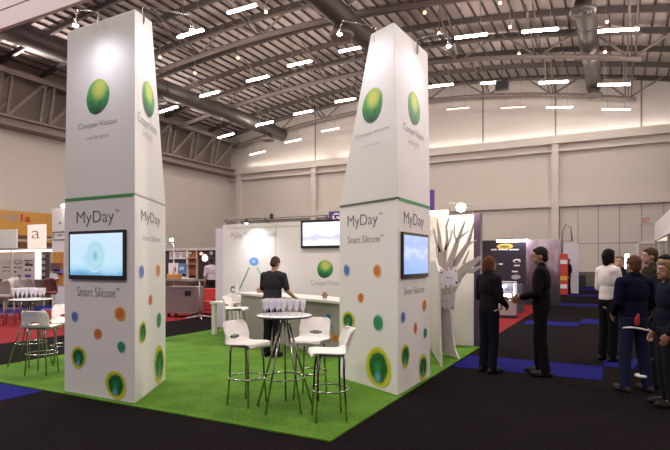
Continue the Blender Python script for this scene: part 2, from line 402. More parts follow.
# small warm spot lamps among the trusses
WARM = lamp_mat('warm_spot_glow', (1.0, .50, .26), 5)
for k, (x, y) in enumerate([(160,57),(195,73),(238,58),(266,12),(424.6,12.5),(439,33),(500,3),(510,27),(519,54),(605,52),(607,22)]):
    p = atY(x, y, (21.7, 24.3, 23.7, 20.2, 23.3, 25.7, 24.0, 26.5, 30.2, 32, 28)[k])
    t = thing('roof_spot_lamp', 'small warm glowing spot lamp on the roof steel, %s of the eleven from the left' % (ORD + ['ninth', 'tenth', 'eleventh'])[k], 'spot lamp', p, group='small warm lamps in the roof')
    b = MB(); b.ell(p, (.075, .075, .075), n=10, m=8); b.build('bulb', WARM, t)
    b = MB(); b.lathe([(.04, .25), (.08, .09), (.07, .04)], p, 12); b.tube(p+Vector((0,0,.3)), (p.x, p.y, roofz(p.x)), .02, n=5); b.build('lamp_housing', HOUSE, t)
# pale suspended fascia at the upper left
t = thing('suspended_fascia', 'long pale mauve box fascia hanging at the upper left corner', 'fascia', (-11, 5.9, 6.0))
FASC = mat('mauve_fascia', (.70, .61, .66), .7, var=.02)
b = MB(); b.box((-20, 5.9, 6.36), (-5.2, 5.98, 8.2)); b.box((-20, 5.9, 6.0), (-5.2, 5.98, 6.33)); b.build('fascia_board', FASC, t)
b = MB(); b.box((-20, 5.93, 6.3), (-5.2, 5.96, 6.38)); b.build('shadow_gap', DARKLINE, t)
b = MB()
for x in (-18, -12, -6.5): b.tube((x, 5.94, 8.2), (x, 5.94, roofz(x)), .012, n=5)
b.build('hanging_cable', HOUSE, t)

# ================================================================== STAND FLOOR AND WALLS
def turf_mat():
    m = bpy.data.materials.new('green_turf'); n, l = nodes(m); bs = n['Principled BSDF']; bs.inputs['Roughness'].default_value = .9; bs.inputs['Specular IOR Level'].default_value = .15
    tc = n.new('ShaderNodeTexCoord'); a = n.new('ShaderNodeTexNoise'); a.inputs['Scale'].default_value = 55; a.inputs['Detail'].default_value = 6
    c = n.new('ShaderNodeTexNoise'); c.inputs['Scale'].default_value = 2.2; c.inputs['Detail'].default_value = 3
    l.new(tc.outputs['Object'], a.inputs['Vector']); l.new(tc.outputs['Object'], c.inputs['Vector'])
    ad = n.new('ShaderNodeMath'); ad.operation = 'MULTIPLY_ADD'; ad.inputs[1].default_value = .55; l.new(c.outputs['Fac'], ad.inputs[0]); l.new(a.outputs['Fac'], ad.inputs[2])
    r = n.new('ShaderNodeValToRGB'); r.color_ramp.elements[0].position = .5; r.color_ramp.elements[0].color = (.040, .105, .010, 1)
    r.color_ramp.elements[1].position = 1.0; r.color_ramp.elements[1].color = (.125, .285, .028, 1)
    l.new(ad.outputs[0], r.inputs[0]); l.new(r.outputs[0], bs.inputs['Base Color'])
    bp = n.new('ShaderNodeBump'); bp.inputs['Strength'].default_value = .8; bp.inputs['Distance'].default_value = .03
    l.new(a.outputs['Fac'], bp.inputs['Height']); l.new(bp.outputs['Normal'], bs.inputs['Normal']); return m
G = .014
SX0, SX1, SY0, SY1 = -8.36, -2.23, 4.14, 10.05
t = MB().box((SX0, SY0, 0), (SX1, SY1, G)).build('turf_carpet', turf_mat())
tag(t, 'bright green artificial turf carpet covering the stand floor', 'carpet')
RED = mat('red_carpet', (.20, .014, .019), .95, var=.2, scale=30, bump=.2, spec=.1)
tag(MB().box((-16.4, -2, 0), (-10.6, 26, .008)).build('red_carpet', RED), 'wide red carpet across the aisle on the left, beneath the flight case', 'carpet')
tag(MB().box((-9.0, 10.75, 0), (-2.28, 21.0, .008)).build('red_carpet', RED), 'red carpet beneath the lit glass showcase beyond the tree', 'carpet')

BY = 10.12   # front face of the stand's back wall
fw = Face((-8.42, BY), (-2.22, BY))
t = thing('stand_back_wall', 'white back wall of the green stand with printed lettering and logo', 'wall panel', (-5.3, BY, G))
for (x0, x1) in ((-8.42, -6.88), (-6.87, -4.4), (-4.39, -2.36)):
    b = MB(); b.box((x0, BY, 0), (x1, BY+.1, 2.5)); bevel(b.build('wall_panel', WALLPANEL, t), .004)
b = MB(); b.box((-8.66, BY+.02, 0), (-8.42, BY+.35, 2.42)); b.build('lilac_end_panel', LILAC, t)
POST = mat('purple_grey_post', (.09, .06, .11), .4, .3)
b = MB(); b.box((-2.35, BY-.04, 0), (-2.23, BY+.14, 2.52)); b.build('end_post', POST, t)
px_text(fw, 'MyDay\u2122 daily disposable', (231, 239.5), (277, 231), PALETXT, t)
px_text(fw, 'Smart Silicone\u2122', (243, 252.3), (267, 249), mat('faint_print', (.62, .58, .60), .6, var=0), t)
MOL_B = print_mat('blue_ball_print', [(0, (.75,.85,.95)), (.3, (.25,.45,.85)), (.7, (.12,.3,.75)), (1, (.35,.55,.9))], .3)
GREENLINE = mat('green_line_print', (.05, .33, .14), .5, var=0)
px_disc(fw, 254, 261.5, 9, 9, MOL_B, t, name='molecule_ball')
for (a, c) in (((249.5, 267), (239.5, 289)), ((257.5, 267.5), (264.5, 281))):
    (u0, z0), (u1, z1) = fw.hit(*a), fw.hit(*c); b = MB(); b.bar(fw.P(u0, z0, .004), fw.P(u1, z1, .004), .03, .006); b.build('molecule_line', GREENLINE, t)
LOGO = print_mat('green_sphere_print', [(.05, (.008,.07,.04)), (.25, (.015,.18,.06)), (.5, (.05,.33,.07)), (.75, (.15,.44,.09)), (1, (.26,.50,.12))], .75, 4.5, vertical=True, accent=(.55, .70, .36, (.56, .62, .14)))
px_disc(fw, 325, 269, 15.5, 18.5, LOGO, t, name='logo_print', wob=.03)
px_text(fw, 'CooperVision', (311, 286.5), (341, 280.5), PALETXT, t)
px_text(fw, 'ope', (427, 236), (436, 231), PALETXT, t); px_text(fw, 'you', (446, 237), (456.5, 230), PALETXT, t)
# rod with little lamps on top of the wall
t = thing('wall_lamp_rail', 'thin black rail with small spot lamp along the white back wall top', 'lamp rail', (-7.2, BY-.15, 2.52))
b = MB(); b.tube((-8.3, BY-.12, 2.60), (-3.9, BY-.12, 2.60), .008, n=6)
for x in (-8.25, -7.1, -5.5, -3.95): b.tube((x, BY-.12, 2.60), (x, BY+.05, 2.50), .012, n=6)
b.build('rail', BLACK, t)
WGLOW = lamp_mat('white_spot_glow', (.93, .93, 1.0), 30)
b = MB(); lp = Vector((-7.42, BY-.38, 2.50)); b.tube((-7.2, BY-.12, 2.60), lp+Vector((0,0,.08)), .012, n=6); b.lathe([(.02, .1), (.05, .04), (.055, -.02)], lp, 12); b.build('lamp_head', BLACK, t)
b = MB(); b.box((-6.93, BY-.15, 2.58), (-6.88, BY-.08, 2.70)); b.build('rail_clamp', BLACK, t)
b = MB(); b.ell(lp+Vector((0,0,-.01)), (.04, .04, .02)); b.build('bulb', WGLOW, t)
light('SPOT', 'wall_spot', lp+Vector((0,-.02,-.05)), 26, (.92, .93, 1.0), (-7.35, BY+.1, 1.45), spot_size=2.1, spot_blend=1, shadow_soft_size=.04)
# wall television
def screen_mat(name, stops, e, noise, scale, accent=None): return print_mat(name, stops, noise, scale, True, accent, emit=e)
t = thing('television', 'wide flat television on the white back wall beside the right tower', 'television', (-5, BY-.06, 2.0))
u0, z1 = fw.hit(302.3, 220.8); u1, z0 = fw.hit(345, 248)
fquad(fw, u0, z0, u1, z1, BLACK, t, e=.012, t=.05, name='bezel')
fquad(fw, u0+.05, z0+.06, u1-.04, z1-.05, screen_mat('tv_picture', [(0, (.78,.78,.92)), (.35, (.42,.42,.74)), (.55, (.90,.88,.98)), (1, (.80,.79,.94))], 1.15, .64, 3.2), t, e=.064, name='display')
# purple signs beyond the wall
PURP = mat('purple_sign', (.10, .05, .28), .5, var=.03)
fp = Face((-9, 16), (-3, 16))
t = thing('purple_sign', 'purple hanging sign with a white letter, above the wall television', 'sign', (-7.2, 16, 2.9))
u0, z0 = fp.hit(330, 223); u1, z1 = fp.hit(347, 211); fquad(fp, u0, z0, u1, z1, PURP, t, t=.08, name='sign_board')
px_text(fp, 'G', (333.5, 220.8), (340.5, 213), WHITE, t, e=.09, thin=.03)
b = MB(); 
for u in (u0+.05, u1-.05): b.tube(fp.P(u, .009, .04), fp.P(u, z0, .04), .03)
b.build('sign_post', STEEL, t)
t = thing('purple_sign', 'tall purple banner showing past the right edge of the right tower', 'sign', (-4.2, 16, 2.9))
u0, z0 = fp.hit(424, 217); u1, z1 = fp.hit(434.6, 190); fquad(fp, u0, z0-.6, u1, z1, PURP, t, t=.08, name='sign_board')
b = MB(); 
for u in (u0+.05, u1-.05): b.tube(fp.P(u, .009, .04), fp.P(u, z0-.6, .04), .03)
b.build('sign_post', STEEL, t)
# lamps on the wall top above the tree
t = thing('wall_lamp_bar', 'lamp bar with one dazzling spot on the wall top above the tree', 'lamp', (-2.9, BY, 2.5))
p = atY(461, 207.5, BY-.3); q = atY(447, 212, BY-.2)
b = MB(); b.path([(p.x-.3, BY+.05, 2.48), (p.x-.3, BY, 2.68), (p.x-.25, BY-.2, 2.72), p+Vector((0,.02,.05))], .012, 6); b.lathe([(.02,.1), (.06,.05), (.06,0)], p, 12)
b.path([(p.x+.15, BY+.05, 2.48), (p.x+.12, BY, 2.66), p+Vector((.02,.02,.06))], .012, 6); b.build('lamp_arm', STEEL, t)
b = MB(); b.ell(p, (.085, .085, .08)); b.build('bulb', lamp_mat('warm_star_glow', (1, .86, .62), 60), t)
b = MB(); b.box((q.x-.40, BY-.2, q.z-.05), (q.x-.02, BY-.02, q.z+.04)); b.build('strip_box', lamp_mat('warm_box_glow', (1, .80, .62), 1.6), t)
light('SPOT', 'tree_spot', p+Vector((0,-.06,-.06)), 25, (1, .88, .75), (-2.95, BY+.1, .9), spot_size=1.5, spot_blend=1, shadow_soft_size=.05)

# ================================================================== TOWERS
EDGE_Y = print_mat('green_bubble_print', [(0, (.03,.28,.08)), (.22, (.015,.20,.06)), (.42, (.006,.10,.03)), (.64, (.010,.13,.03)), (.71, (.36,.44,.02)), (.88, (.66,.62,.03)), (1, (.56,.60,.05))], .38, 3.2, accent=(.48, .27, .17, (.12,.34,.42)))
ORAN = print_mat('orange_bubble_print', [(0, (.60,.18,.05)), (.5, (.62,.16,.04)), (.75, (.72,.30,.04)), (1, (.78,.42,.08))], .4, 5)
OSML = print_mat('small_orange_bubble_print', [(0, (.50,.13,.05)), (.6, (.66,.20,.05)), (1, (.72,.27,.10))], .5, 5)
BLUB = print_mat('blue_bubble_print', [(0, (.13,.20,.55)), (.5, (.08,.15,.5)), (.8, (.20,.30,.65)), (1, (.45,.52,.75))], .4, 5)
TEAL = print_mat('teal_bubble_print', [(0, (.02,.20,.06)), (.45, (.03,.30,.10)), (.72, (.03,.20,.14)), (.88, (.25,.50,.50)), (1, (.40,.62,.62))], .35, 5)
SCR1 = screen_mat('eye_screen', [(0, (.12,.36,.62)), (.12, (.36,.62,.80)), (.3, (.52,.76,.90)), (.62, (.55,.72,.88)), (1, (.60,.76,.92))], .74, .45, 2.0, (.45, .42, .22, (.30,.58,.70)))
SCR2 = screen_mat('blue_figure_screen', [(0, (.30,.48,.86)), (.35, (.36,.50,.92)), (.55, (.60,.70,.98)), (.75, (.34,.46,.88)), (1, (.44,.58,.92))], .72, .9, 3.0)
TJ, TT = 2.36, 4.43
def tower(label, A, B, C, At, Bt, Ct, joint_mats):
    """triangular column: A is the edge towards the aisle; the third corner C slides in towards A higher up"""
    t = thing('display_tower', label, 'tower', (*A, G))
    b = MB(); b.prism([A, B, C], G, TJ-.012); bevel(b.build('lower_panel', WHITE, t), .006)
    b = MB(); b.prism([A, B, C], TJ+.012, TT, [At, Bt, Ct]); bevel(b.build('upper_panel', WHITE, t), .006)
    cen = [(A[k]+B[k]+C[k])/3 for k in (0, 1)]
    ins = [tuple(cen[k]+(P[k]-cen[k])*.995 for k in (0, 1)) for P in (A, B, C)]
    b = MB(); b.prism(ins, TJ-.012, TJ+.012); b.build('joint_strip', joint_mats, t)
    return t
def edge_strip(fc, W, m, t, h=.028):
    return fquad(fc, .03, TJ-h/2-.006, W-.03, TJ+h/2-.006, m, t, e=.001, t=.006, name='joint_strip')
def arm_lamp(t, base, head, aim, watts, col=(.93, .91, 1.0)):
    base, head = Vector(base), Vector(head)
    mid = base.lerp(head, .45)+Vector((0,0,.14)); m2 = base.lerp(head, .93)+Vector((0,0,.16))
    b = MB(); b.path([base-Vector((0,0,.1)), base+Vector((0,0,.1)), mid, m2, head+Vector((0,0,.04))], .009, 8); b.cbox(base-Vector((0,0,.03)), (.025,.025,.09))
    arm = b.build('lamp_arm', CHROME, t)
    b = MB(); b.lathe([(.012, .06), (.022, .03), (.032, 0)], head, 14); b.build('lamp_head', CHROME, arm)
    b = MB(); b.ell(head, (.03, .03, .02)); b.build('bulb', WGLOW, arm)
    d = (Vector(aim)-head).normalized()
    light('SPOT', 'tower_spot', head+d*.08, watts, col, aim, spot_size=3.1, spot_blend=1, shadow_soft_size=.05)

# ---- left tower
A, B, C = (-4.746, 4.20), (-5.965, 4.20), (-5.355, 5.257); W1 = 1.22
T1 = tower('left tapered white triangular tower with eye screen on its front', A, B, C, (-4.746, 4.20, 4.43), (-5.905, 4.20, 4.41), (-5.06, 4.741, 4.57), mat('pale_joint', (.42,.40,.40), .6))
f1, f2 = Face(B, A), Face(A, C); f2u = Face(A, C)
edge_strip(f1, W1, GREEN, T1, .03)
px_disc(f1, 98, 96.5, 23, 34, LOGO, T1, name='logo_print', wob=.03, lean=.12)
px_text(f1, 'CooperVision', (78.3, 131.5), (116.5, 117.5), MIDTXT, T1); px_text(f1, 'Live Brightly', (86.3, 141), (109, 133), PALETXT, T1)
px_text(f1, 'MyDay', (76.9, 227), (114, 209.5), GREYTXT, T1); px_text(f1, 'TM', (115, 212), (119, 209), GREYTXT, T1, name='trademark', thin=0)
px_text(f1, 'Smart Silicone', (77.5, 296), (115.5, 288), MIDTXT, T1); px_text(f1, 'TM', (116, 290.5), (119.7, 288.2), GREYTXT, T1, name='trademark', thin=0)
def flat_screen(fc, lt, rb, m, par):
    u0, z1 = fc.hit(*lt); u1, z0 = fc.hit(*rb)
    s = fquad(fc, u0, z0, u1, z1, BLACK, par, t=.03, e=0, name='screen')
    fquad(fc, u0+.03, z0+.05, u1-.03, z1-.035, m, s, e=.033, name='display'); return s, u0, z0, u1, z1
s1, ua, za, ub, zb = flat_screen(f1, (70.9, 231.8), (126.7, 280.2), SCR1, T1)
IRIS = print_mat('iris_image', [(0, (.20,.48,.64)), (.22, (.30,.58,.74)), (.34, (.44,.70,.84)), (.6, (.44,.70,.82)), (.78, (.39,.66,.78)), (.88, (.51,.75,.88)), (1, (.53,.75,.89))], .10, 6, emit=.70)
disc(f1, ua+(ub-ua)*.50, za+(zb-za)*.48, .17, .19, IRIS, s1, e=.036, name='eye_image', wob=.02)
for (x, y, w, h, m) in [(75,316.7,7,11,BLUB),(120.3,314,10.5,15,ORAN),(98.1,334,8,11,OSML),(121.6,347,8.5,12,TEAL),(78.7,357.4,14.5,23,EDGE_Y),(116,385,20,29,EDGE_Y)]:
    px_disc(f1, x, y, w, h, m, T1)
px_disc(f2u, 148, 99, 11.5, 35, LOGO, T1, e=.006, name='logo_print', wob=.03, lean=-.05)
px_text(f2u, 'CooperVision', (137.6, 124), (156.4, 127), MIDTXT, T1, e=.006); px_text(f2u, 'Live Brightly', (142, 138), (152, 135), PALETXT, T1, e=.006)
px_text(f2, 'MyDay', (141, 224), (160, 215.5), MIDTXT, T1); px_text(f2, 'Smart Silicone', (142, 240), (160, 237), PALETXT, T1)
for (x, y, w, h, m) in [(141.3,271.7,5,14,BLUB),(158,270.3,4,12.5,ORAN),(150.2,300,4,10,OSML),(158.7,320,4.5,16,TEAL),(142.5,332.3,7,23,EDGE_Y),(159,364,10,37,EDGE_Y)]:
    px_disc(f2, x, y, w, h, m, T1)
arm_lamp(T1, (-5.36, 4.21, TT), atY(75.5, 25, 3.78), (-5.3, 4.2, 3.45), 6.5)
arm_lamp(T1, (-4.89, 4.45, TT+.06), Vector((-4.44, 4.78, 4.36)), (-4.95, 4.55, 3.5), 8)
# ---- right tower
A, B, C = (-2.273, 5.908), (-2.265, 7.13), (-3.348, 6.48)
T2 = tower('right tapered white triangular tower with screen facing the aisle', A, B, C, (-2.302, 5.852, 4.43), (-2.295, 7.115, 4.50), (-2.687, 6.056, 4.44), DARKLINE)
f3, f4 = Face(C, A), Face(A, B); f3u = Face(C, A, .063/2.07, TJ); f4u = Face(A, B, -.03/2.07, TJ)
edge_strip(f3, 1.22, DARKLINE, T2, .016); edge_strip(f4, 1.22, GREEN, T2, .035)
px_disc(f3u, 372.5, 105.4, 20, 33, LOGO, T2, e=.006, name='logo_print', wob=.03, lean=.1)
px_text(f3u, 'CooperVision', (355.8, 140), (389, 125), MIDTXT, T2, e=.006); px_text(f3u, 'Live Brightly', (362.5, 148.5), (382.5, 140.5), PALETXT, T2, e=.006)
px_text(f3, 'MyDay', (347.8, 230), (377.5, 212.5), GREYTXT, T2); px_text(f3, 'TM', (379, 215), (382.5, 212.3), GREYTXT, T2, name='trademark', thin=0)
px_text(f3, 'Smart Silicone', (348, 243.4), (380, 234.5), MIDTXT, T2); px_text(f3, 'TM', (380.5, 236.5), (383.5, 234.3), GREYTXT, T2, name='trademark', thin=0)
for (x, y, w, h, m) in [(346.8,270.3,6,12,BLUB),(377.2,270.8,7.5,13,ORAN),(361,297.8,6,9.5,OSML),(348.5,321,12,20,EDGE_Y),(378.3,322.8,10.5,16.5,TEAL),(378.7,367.5,24,42,EDGE_Y)]:
    px_disc(f3, x, y, w, h, m, T2)
px_disc(f4u, 413.8, 108.5, 11, 33, LOGO, T2, e=.006, name='logo_print', wob=.03, lean=-.05)
px_text(f4u, 'CooperVision', (403.3, 131.5), (423.3, 135), MIDTXT, T2, e=.006); px_text(f4u, 'Live Brightly', (408, 145), (419, 143), PALETXT, T2, e=.006)
px_text(f4, 'MyDay', (403.8, 227), (423.5, 216), GREYTXT, T2); px_text(f4, 'Smart Silicone', (404, 295), (424, 285.8), MIDTXT, T2)
flat_screen(f4, (400.7, 231.6), (426.4, 276.6), SCR2, T2)
for (x, y, w, h, m) in [(424.3,305.3,4,12,ORAN),(402.9,317.2,4.5,11.5,BLUB),(415.2,328,3.5,10.5,OSML),(425,333,3.5,11,TEAL),(405.2,355.9,8.5,24,EDGE_Y),(422.8,367,8.5,26,EDGE_Y)]:
    px_disc(f4, x, y, w, h, m, T2)
arm_lamp(T2, (-2.62, 6.04, TT-.03), Vector((-2.92, 5.66, 4.34)), (-2.5, 6.0, 3.4), 7)
arm_lamp(T2, (-2.27, 6.60, TT-.03), Vector((-1.86, 6.62, 4.34)), (-2.25, 6.4, 3.4), 6)

# ================================================================== BAR STOOLS AND TABLES
def stool_shell(parent):
    prof = [(.192,.664),(.203,.680),(.188,.696),(.14,.702),(.06,.697),(-.04,.690),(-.11,.688),(-.160,.700),(-.190,.735),(-.210,.785),(-.226,.83),(-.243,.877),(-.262,.918),(-.275,.940)]
    hw = [.145,.172,.187,.198,.205,.207,.206,.203,.200,.199,.198,.196,.185,.150]
    # resample
    N, K = 84, 72
    def samp(arr, f):
        q = f*(len(arr)-1); i = min(int(q), len(arr)-2); r = q-i
        return arr[i]*(1-r)+arr[i+1]*r
    ys, zs = [p[0] for p in prof], [p[1] for p in prof]
    V = []; Fc = []
    for i in range(N+1):
        f = i/N; y, z, w = samp(ys, f), samp(zs, f), samp(hw, f); bk = max(0, min(1, (f-.5)/.2))
        for j in range(K+1):
            u = -1+2*j/K; ex = (abs(u)**2.5)
            V.append((w*u, y + bk*.07*ex, z + (1-bk)*.012*ex - (.02*ex if f < .15 else 0)))
    for i in range(N):
        for j in range(K):
            f = (i+.5)/N; u = -1+2*(j+.5)/K
            if ((f-.655)/.034)**2 + (u/.42)**2 < 1: continue       # the oval hand hole
            a = i*(K+1)+j; Fc.append((a, a+1, a+K+2, a+K+1))
    b = MB(); b.add(V, Fc, True); o = b.build('seat_shell', WHITE_PL, parent, local=True)
    m = o.modifiers.new('sol', 'SOLIDIFY'); m.thickness = .014; m.offset = 0
    return baked(o)
def make_stool():
    t = thing('bar_stool', 'x', 'bar stool', group='white bar stools with chrome legs')
    stool_shell(t)
    for sx in (-1, 1):
        for sy in (-1, 1):
            b = MB(); b.path([(sx*.115, sy*.115-.01, .685), (sx*.128, sy*.128-.01, .62), (sx*.134, sy*.134, .50), (sx*.140, sy*.140, .31), (sx*.158, sy*.158, 0.004)], [.014,.013,.0115,.011,.0105], 8)
            b.build('leg', CHROME, t, local=True)
    b = MB(); b.path([(.205*math.cos(a*PI/20), .205*math.sin(a*PI/20), .31) for a in range(40)], .0095, 8, closed=True); b.build('foot_ring', CHROME, t, local=True)
    b = MB(); b.cbox((0,-.01,.672), (.25,.25,.018)); b.build('seat_bracket', STEEL, t, local=True)
    return t
proto = make_stool()
def heading(px_, D, ang):    # ang: 0 faces away from the camera, +90 faces left, -90 faces right in the picture
    return math.radians(ang) + YAW
STOOLS = [(329, 418, 100, 'white bar stool in front of the right tower, facing left to the table'),
          (247, 403.5, -122, 'white bar stool on the left side of the round glass-laden table'),
          (310.5, 397, 163, 'white bar stool behind the round table, its oval hole facing the camera'),
          (42, 374, -2, 'grey-shaded white bar stool seen from behind at the far left table'),
          (65, 364, -155, 'white bar stool half hidden behind the left tower'),
          (236, 343, -100, 'white bar stool beside the white desk, by the counter end')]
for k, (x, y, a, lab) in enumerate(STOOLS):
    o = proto if k == 0 else copy_tree(proto)
    p = ground(x, y, G); put(o, (p.x, p.y, G), heading(x, 0, a)); o.scale = (.97, .97, .97); o['label'] = lab
def make_table():
    t = thing('bar_table', 'x', 'bar table', group='round bar tables with chrome legs')
    b = MB(); b.lathe([(.292, 1.0), (.299, 1.006), (.299, 1.012), (.292, 1.016)], (0,0,0), 48); b.build('tabletop', mat('pale_glass_top', (.80, .80, .82), .12, var=.01), t, local=True)
    b = MB(); b.lathe([(.28, .990), (.304, .996), (.306, 1.010), (.28, 1.0)], (0,0,0), 48); b.build('dark_rim', BLACK, t, local=True)
    b = MB(); b.lathe([(.10, .985), (.10, .995)], (0,0,0), 20); b.lathe([(.05, .93), (.05, .985)], (0,0,0), 16); b.build('hub', CHROME, t, local=True)
    for k in range(5):
        a = 2*PI*k/5+.5; c, s = math.cos(a), math.sin(a)
        b = MB(); b.path([(c*.03, s*.03, .985), (c*.315, s*.315, .004)], [.012,.011], 8); b.build('leg', CHROME, t, local=True)
    b = MB(); b.path([(.218*math.cos(a*PI/20), .218*math.sin(a*PI/20), .345) for a in range(40)], .0085, 8, closed=True); b.build('foot_ring', CHROME, t, local=True)
    return t
tb = make_table(); tb['label'] = 'round chrome-legged bar table between the two towers, crowded with glasses'
tc_ = ground(284.5, 408.5, G); put(tb, (tc_.x, tc_.y, G), .35)
tb2 = copy_tree(tb); tb2['label'] = 'round chrome-legged bar table with glasses at the far left, by the grey stool'
tc2 = atD(31, 299, 8.2); put(tb2, (tc2.x, tc2.y, G), .1)
GLASS = mat('lilac_clear_plastic', (.88, .85, .96), .3, var=0, alpha=.30, spec=.5)
b = MB(); b.lathe([(.030,0),(.030,.003),(.006,.008),(.0045,.02),(.005,.050),(.012,.060),(.021,.090),(.0265,.125),(.031,.170),(.0295,.170),(.0253,.125),(.0198,.092),(.010,.062),(.0001,.060)], (0,0,0), 14)
gl0 = b.build('wine_glass', GLASS)
first = True
for (tab, ctr, lab, grp, n) in ((tb, tc_, 'clear lilac stemmed glass on the round table between the towers', 'glasses on the centre bar table', 17), (tb2, tc2, 'clear stemmed glass on the round table at the far left', 'glasses on the far left bar table', 18)):
    cnt = 0
    for r in (0, -1, 1):
        for q in range(-4, 5):
            v = RT*(q*.068+.004*r) + FW*(r*.10)
            if v.length > .262 or cnt >= n: continue
            o = gl0 if first else gl0.copy()
            if not first: COL.objects.link(o)
            first = False; cnt += 1
            o.location = (ctr.x+v.x+random.uniform(-.006,.006), ctr.y+v.y+random.uniform(-.006,.006), G+1.0165); tag(o, lab, 'glass', grp)

# ================================================================== COUNTER, DESK, ORNAMENTS
cL, cR = ground(241, 336, G), ground(341, 357, G)
cd = (cR-cL).normalized(); cn = Vector((cd.y, -cd.x, 0))      # along the front (left to right) and towards the viewer
cR2 = cR + cd*.35
fc = Face(cL, cR2); CW = (cR2-cL).length
t = thing('service_counter', 'long white service counter in front of the back wall, man standing at it', 'counter', (cL+cR2)/2)
CNT = mat('counter_shaded_white', (.45, .41, .40), .5, var=.03, scale=3)  # front greyed in its colour for the shade that falls on it
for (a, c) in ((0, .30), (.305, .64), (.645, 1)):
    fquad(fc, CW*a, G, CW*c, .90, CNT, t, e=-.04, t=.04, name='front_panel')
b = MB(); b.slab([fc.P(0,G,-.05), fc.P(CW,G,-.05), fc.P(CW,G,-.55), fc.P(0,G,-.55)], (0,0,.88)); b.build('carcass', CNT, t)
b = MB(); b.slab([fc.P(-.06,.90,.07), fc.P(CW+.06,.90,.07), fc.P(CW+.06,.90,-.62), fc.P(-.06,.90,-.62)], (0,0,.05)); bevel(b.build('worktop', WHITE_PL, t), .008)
px_text(fc, 'MyDay\u2122 daily disposable', (309, 305.5), (334, 302), PALETXT, t); px_text(fc, 'Smart Silicone\u2122', (314, 310), (328, 307.5), PALETXT, t)
px_disc(fc, 328.5, 316.5, 6.5, 7, BLUB, t); px_disc(fc, 335.5, 338, 7, 8, ORAN, t)
for (a, c) in (((329.5, 320), (334.5, 334)), ((312, 341), (332, 339))):
    (u0, z0), (u1, z1) = fc.hit(*a), fc.hit(*c); b = MB(); b.bar(fc.P(u0, z0, .004), fc.P(u1, z1, .004), .012, .006); b.build('molecule_line', MIDTXT, t)
WOOD = mat('pale_brown_wood', (.36, .22, .13), .6, var=.2, scale=30)
def puzzle(label, p):   # small knot of interlocked wooden bars
    b = MB()
    for k in range(3):
        for s in (-1, 1):
            M = Matrix.Rotation(.4+k*.2, 3, 'Z'); c = [0,0,.055]; d = [.03,.03,.03]; d[k] = .11; c[(k+1) % 3] += s*.022
            b.cbox(Vector(p) + M @ Vector(c), d, M=M)
    return tag(b.build('wooden_puzzle', WOOD), label, 'ornament')
pz = fc.P(fc.hit(316, 297)[0], .95, -.2); puzzle('small brown wooden puzzle on the counter right of the man', pz)
pz = fc.P(fc.hit(250, 293)[0], .95, -.22); puzzle('small brown wooden puzzle on the counter left of the man', pz)
# white desk at the left end
dk = ground(211.5, 334.5, G); dxr = Vector((1, 0, 0)); 
t = thing('white_desk', 'white laminate desk with square legs by the lilac wall end', 'desk', (dk.x, dk.y, G))
DH = .72
b = MB(); b.box((dk.x-.03, dk.y-.03, G+DH-.05), (dk.x+.66, dk.y+.56, G+DH)); bevel(b.build('desktop', WHITE_PL, t), .006)
for (x, y) in ((0, 0), (.54, 0), (0, .46), (.54, .46)):
    b = MB(); b.box((dk.x+x, dk.y+y, G), (dk.x+x+.085, dk.y+y+.085, G+DH-.05)); bevel(b.build('leg', WHITE_PL, t), .004)
b = MB(); b.box((dk.x+.08, dk.y+.5, G+.1), (dk.x+.56, dk.y+.53, G+.22)); b.build('modesty_rail', WHITE_PL, t)
t = MB().box((dk.x+.10, dk.y+.3, G+DH), (dk.x+.62, dk.y+.55, G+DH+.13)).build('white_box', WHITE_PL)
bevel(tag(t, 'low white document box lying along the white desk', 'box'), .006)
fd = Face((dk.x, dk.y+.33), (dk.x+1.2, dk.y+.33))
t = thing('ring_card', 'upright square white card with a grey ring on the white desk', 'card', (dk.x+.3, dk.y+.34, G+DH+.13))
u0 = .20; z0 = G+DH+.13; b = MB(); b.box((dk.x+u0, dk.y+.34, z0), (dk.x+u0+.24, dk.y+.36, z0+.25)); b.build('card_board', mat('bright_white_card', (.95,.94,.94), .5, var=0), t)
fk = Face((dk.x, dk.y+.34), (dk.x+1, dk.y+.34)); b = MB()
b.path([fk.P(u0+.12+.06*math.cos(a*PI/12), z0+.125+.06*math.sin(a*PI/12), .004) for a in range(2, 23)], .014, 6); b.build('ring_print', MIDTXT, t)

# ================================================================== CUT-OUT TREE
tc0 = Vector((-2.88, 9.10, 0)); TREE = mat('white_cut_board', (.60, .56, .55), .6, var=.03); BRANCH = mat('shaded_cut_board', (.40, .36, .345), .7, var=.03)  # branches are the same white board, coloured grey-beige for their shaded side
t = thing('cutout_tree', 'white cut-out tree of flat boards standing before the back wall', 'tree', (tc0.x, tc0.y, G))
def fin(tip, pts, name):
    tip = Vector((tip[0], tip[1], 0)); d = tip-tc0; n = Vector((d.y, -d.x, 0)).normalized()*.03
    b = MB(); b.slab([tc0 + d*f + Vector((0,0,z)) for f, z in pts], n); return b.build(name, TREE, t)
fin((-2.30, 7.86), [(0, .12), (.45, .07), (.8, .04), (1.0, G), (.97, .15), (.90, .45), (.86, .9), (.84, 1.45), (.6, 1.62), (.0, 1.6)], 'trunk_fin')
fin((-2.28, 8.68), [(0, .12), (.4, .07), (.75, .03), (1.06, G), (.93, .15), (.82, .5), (.76, .9), (.82, 1.3), (.3, 1.55), (0, 1.5)], 'trunk_fin')
fin((-3.7, 9.35), [(0, .1), (.6, .05), (.9, G), (.7, .3), (.5, .8), (.4, 1.5), (0, 1.55)], 'trunk_fin')
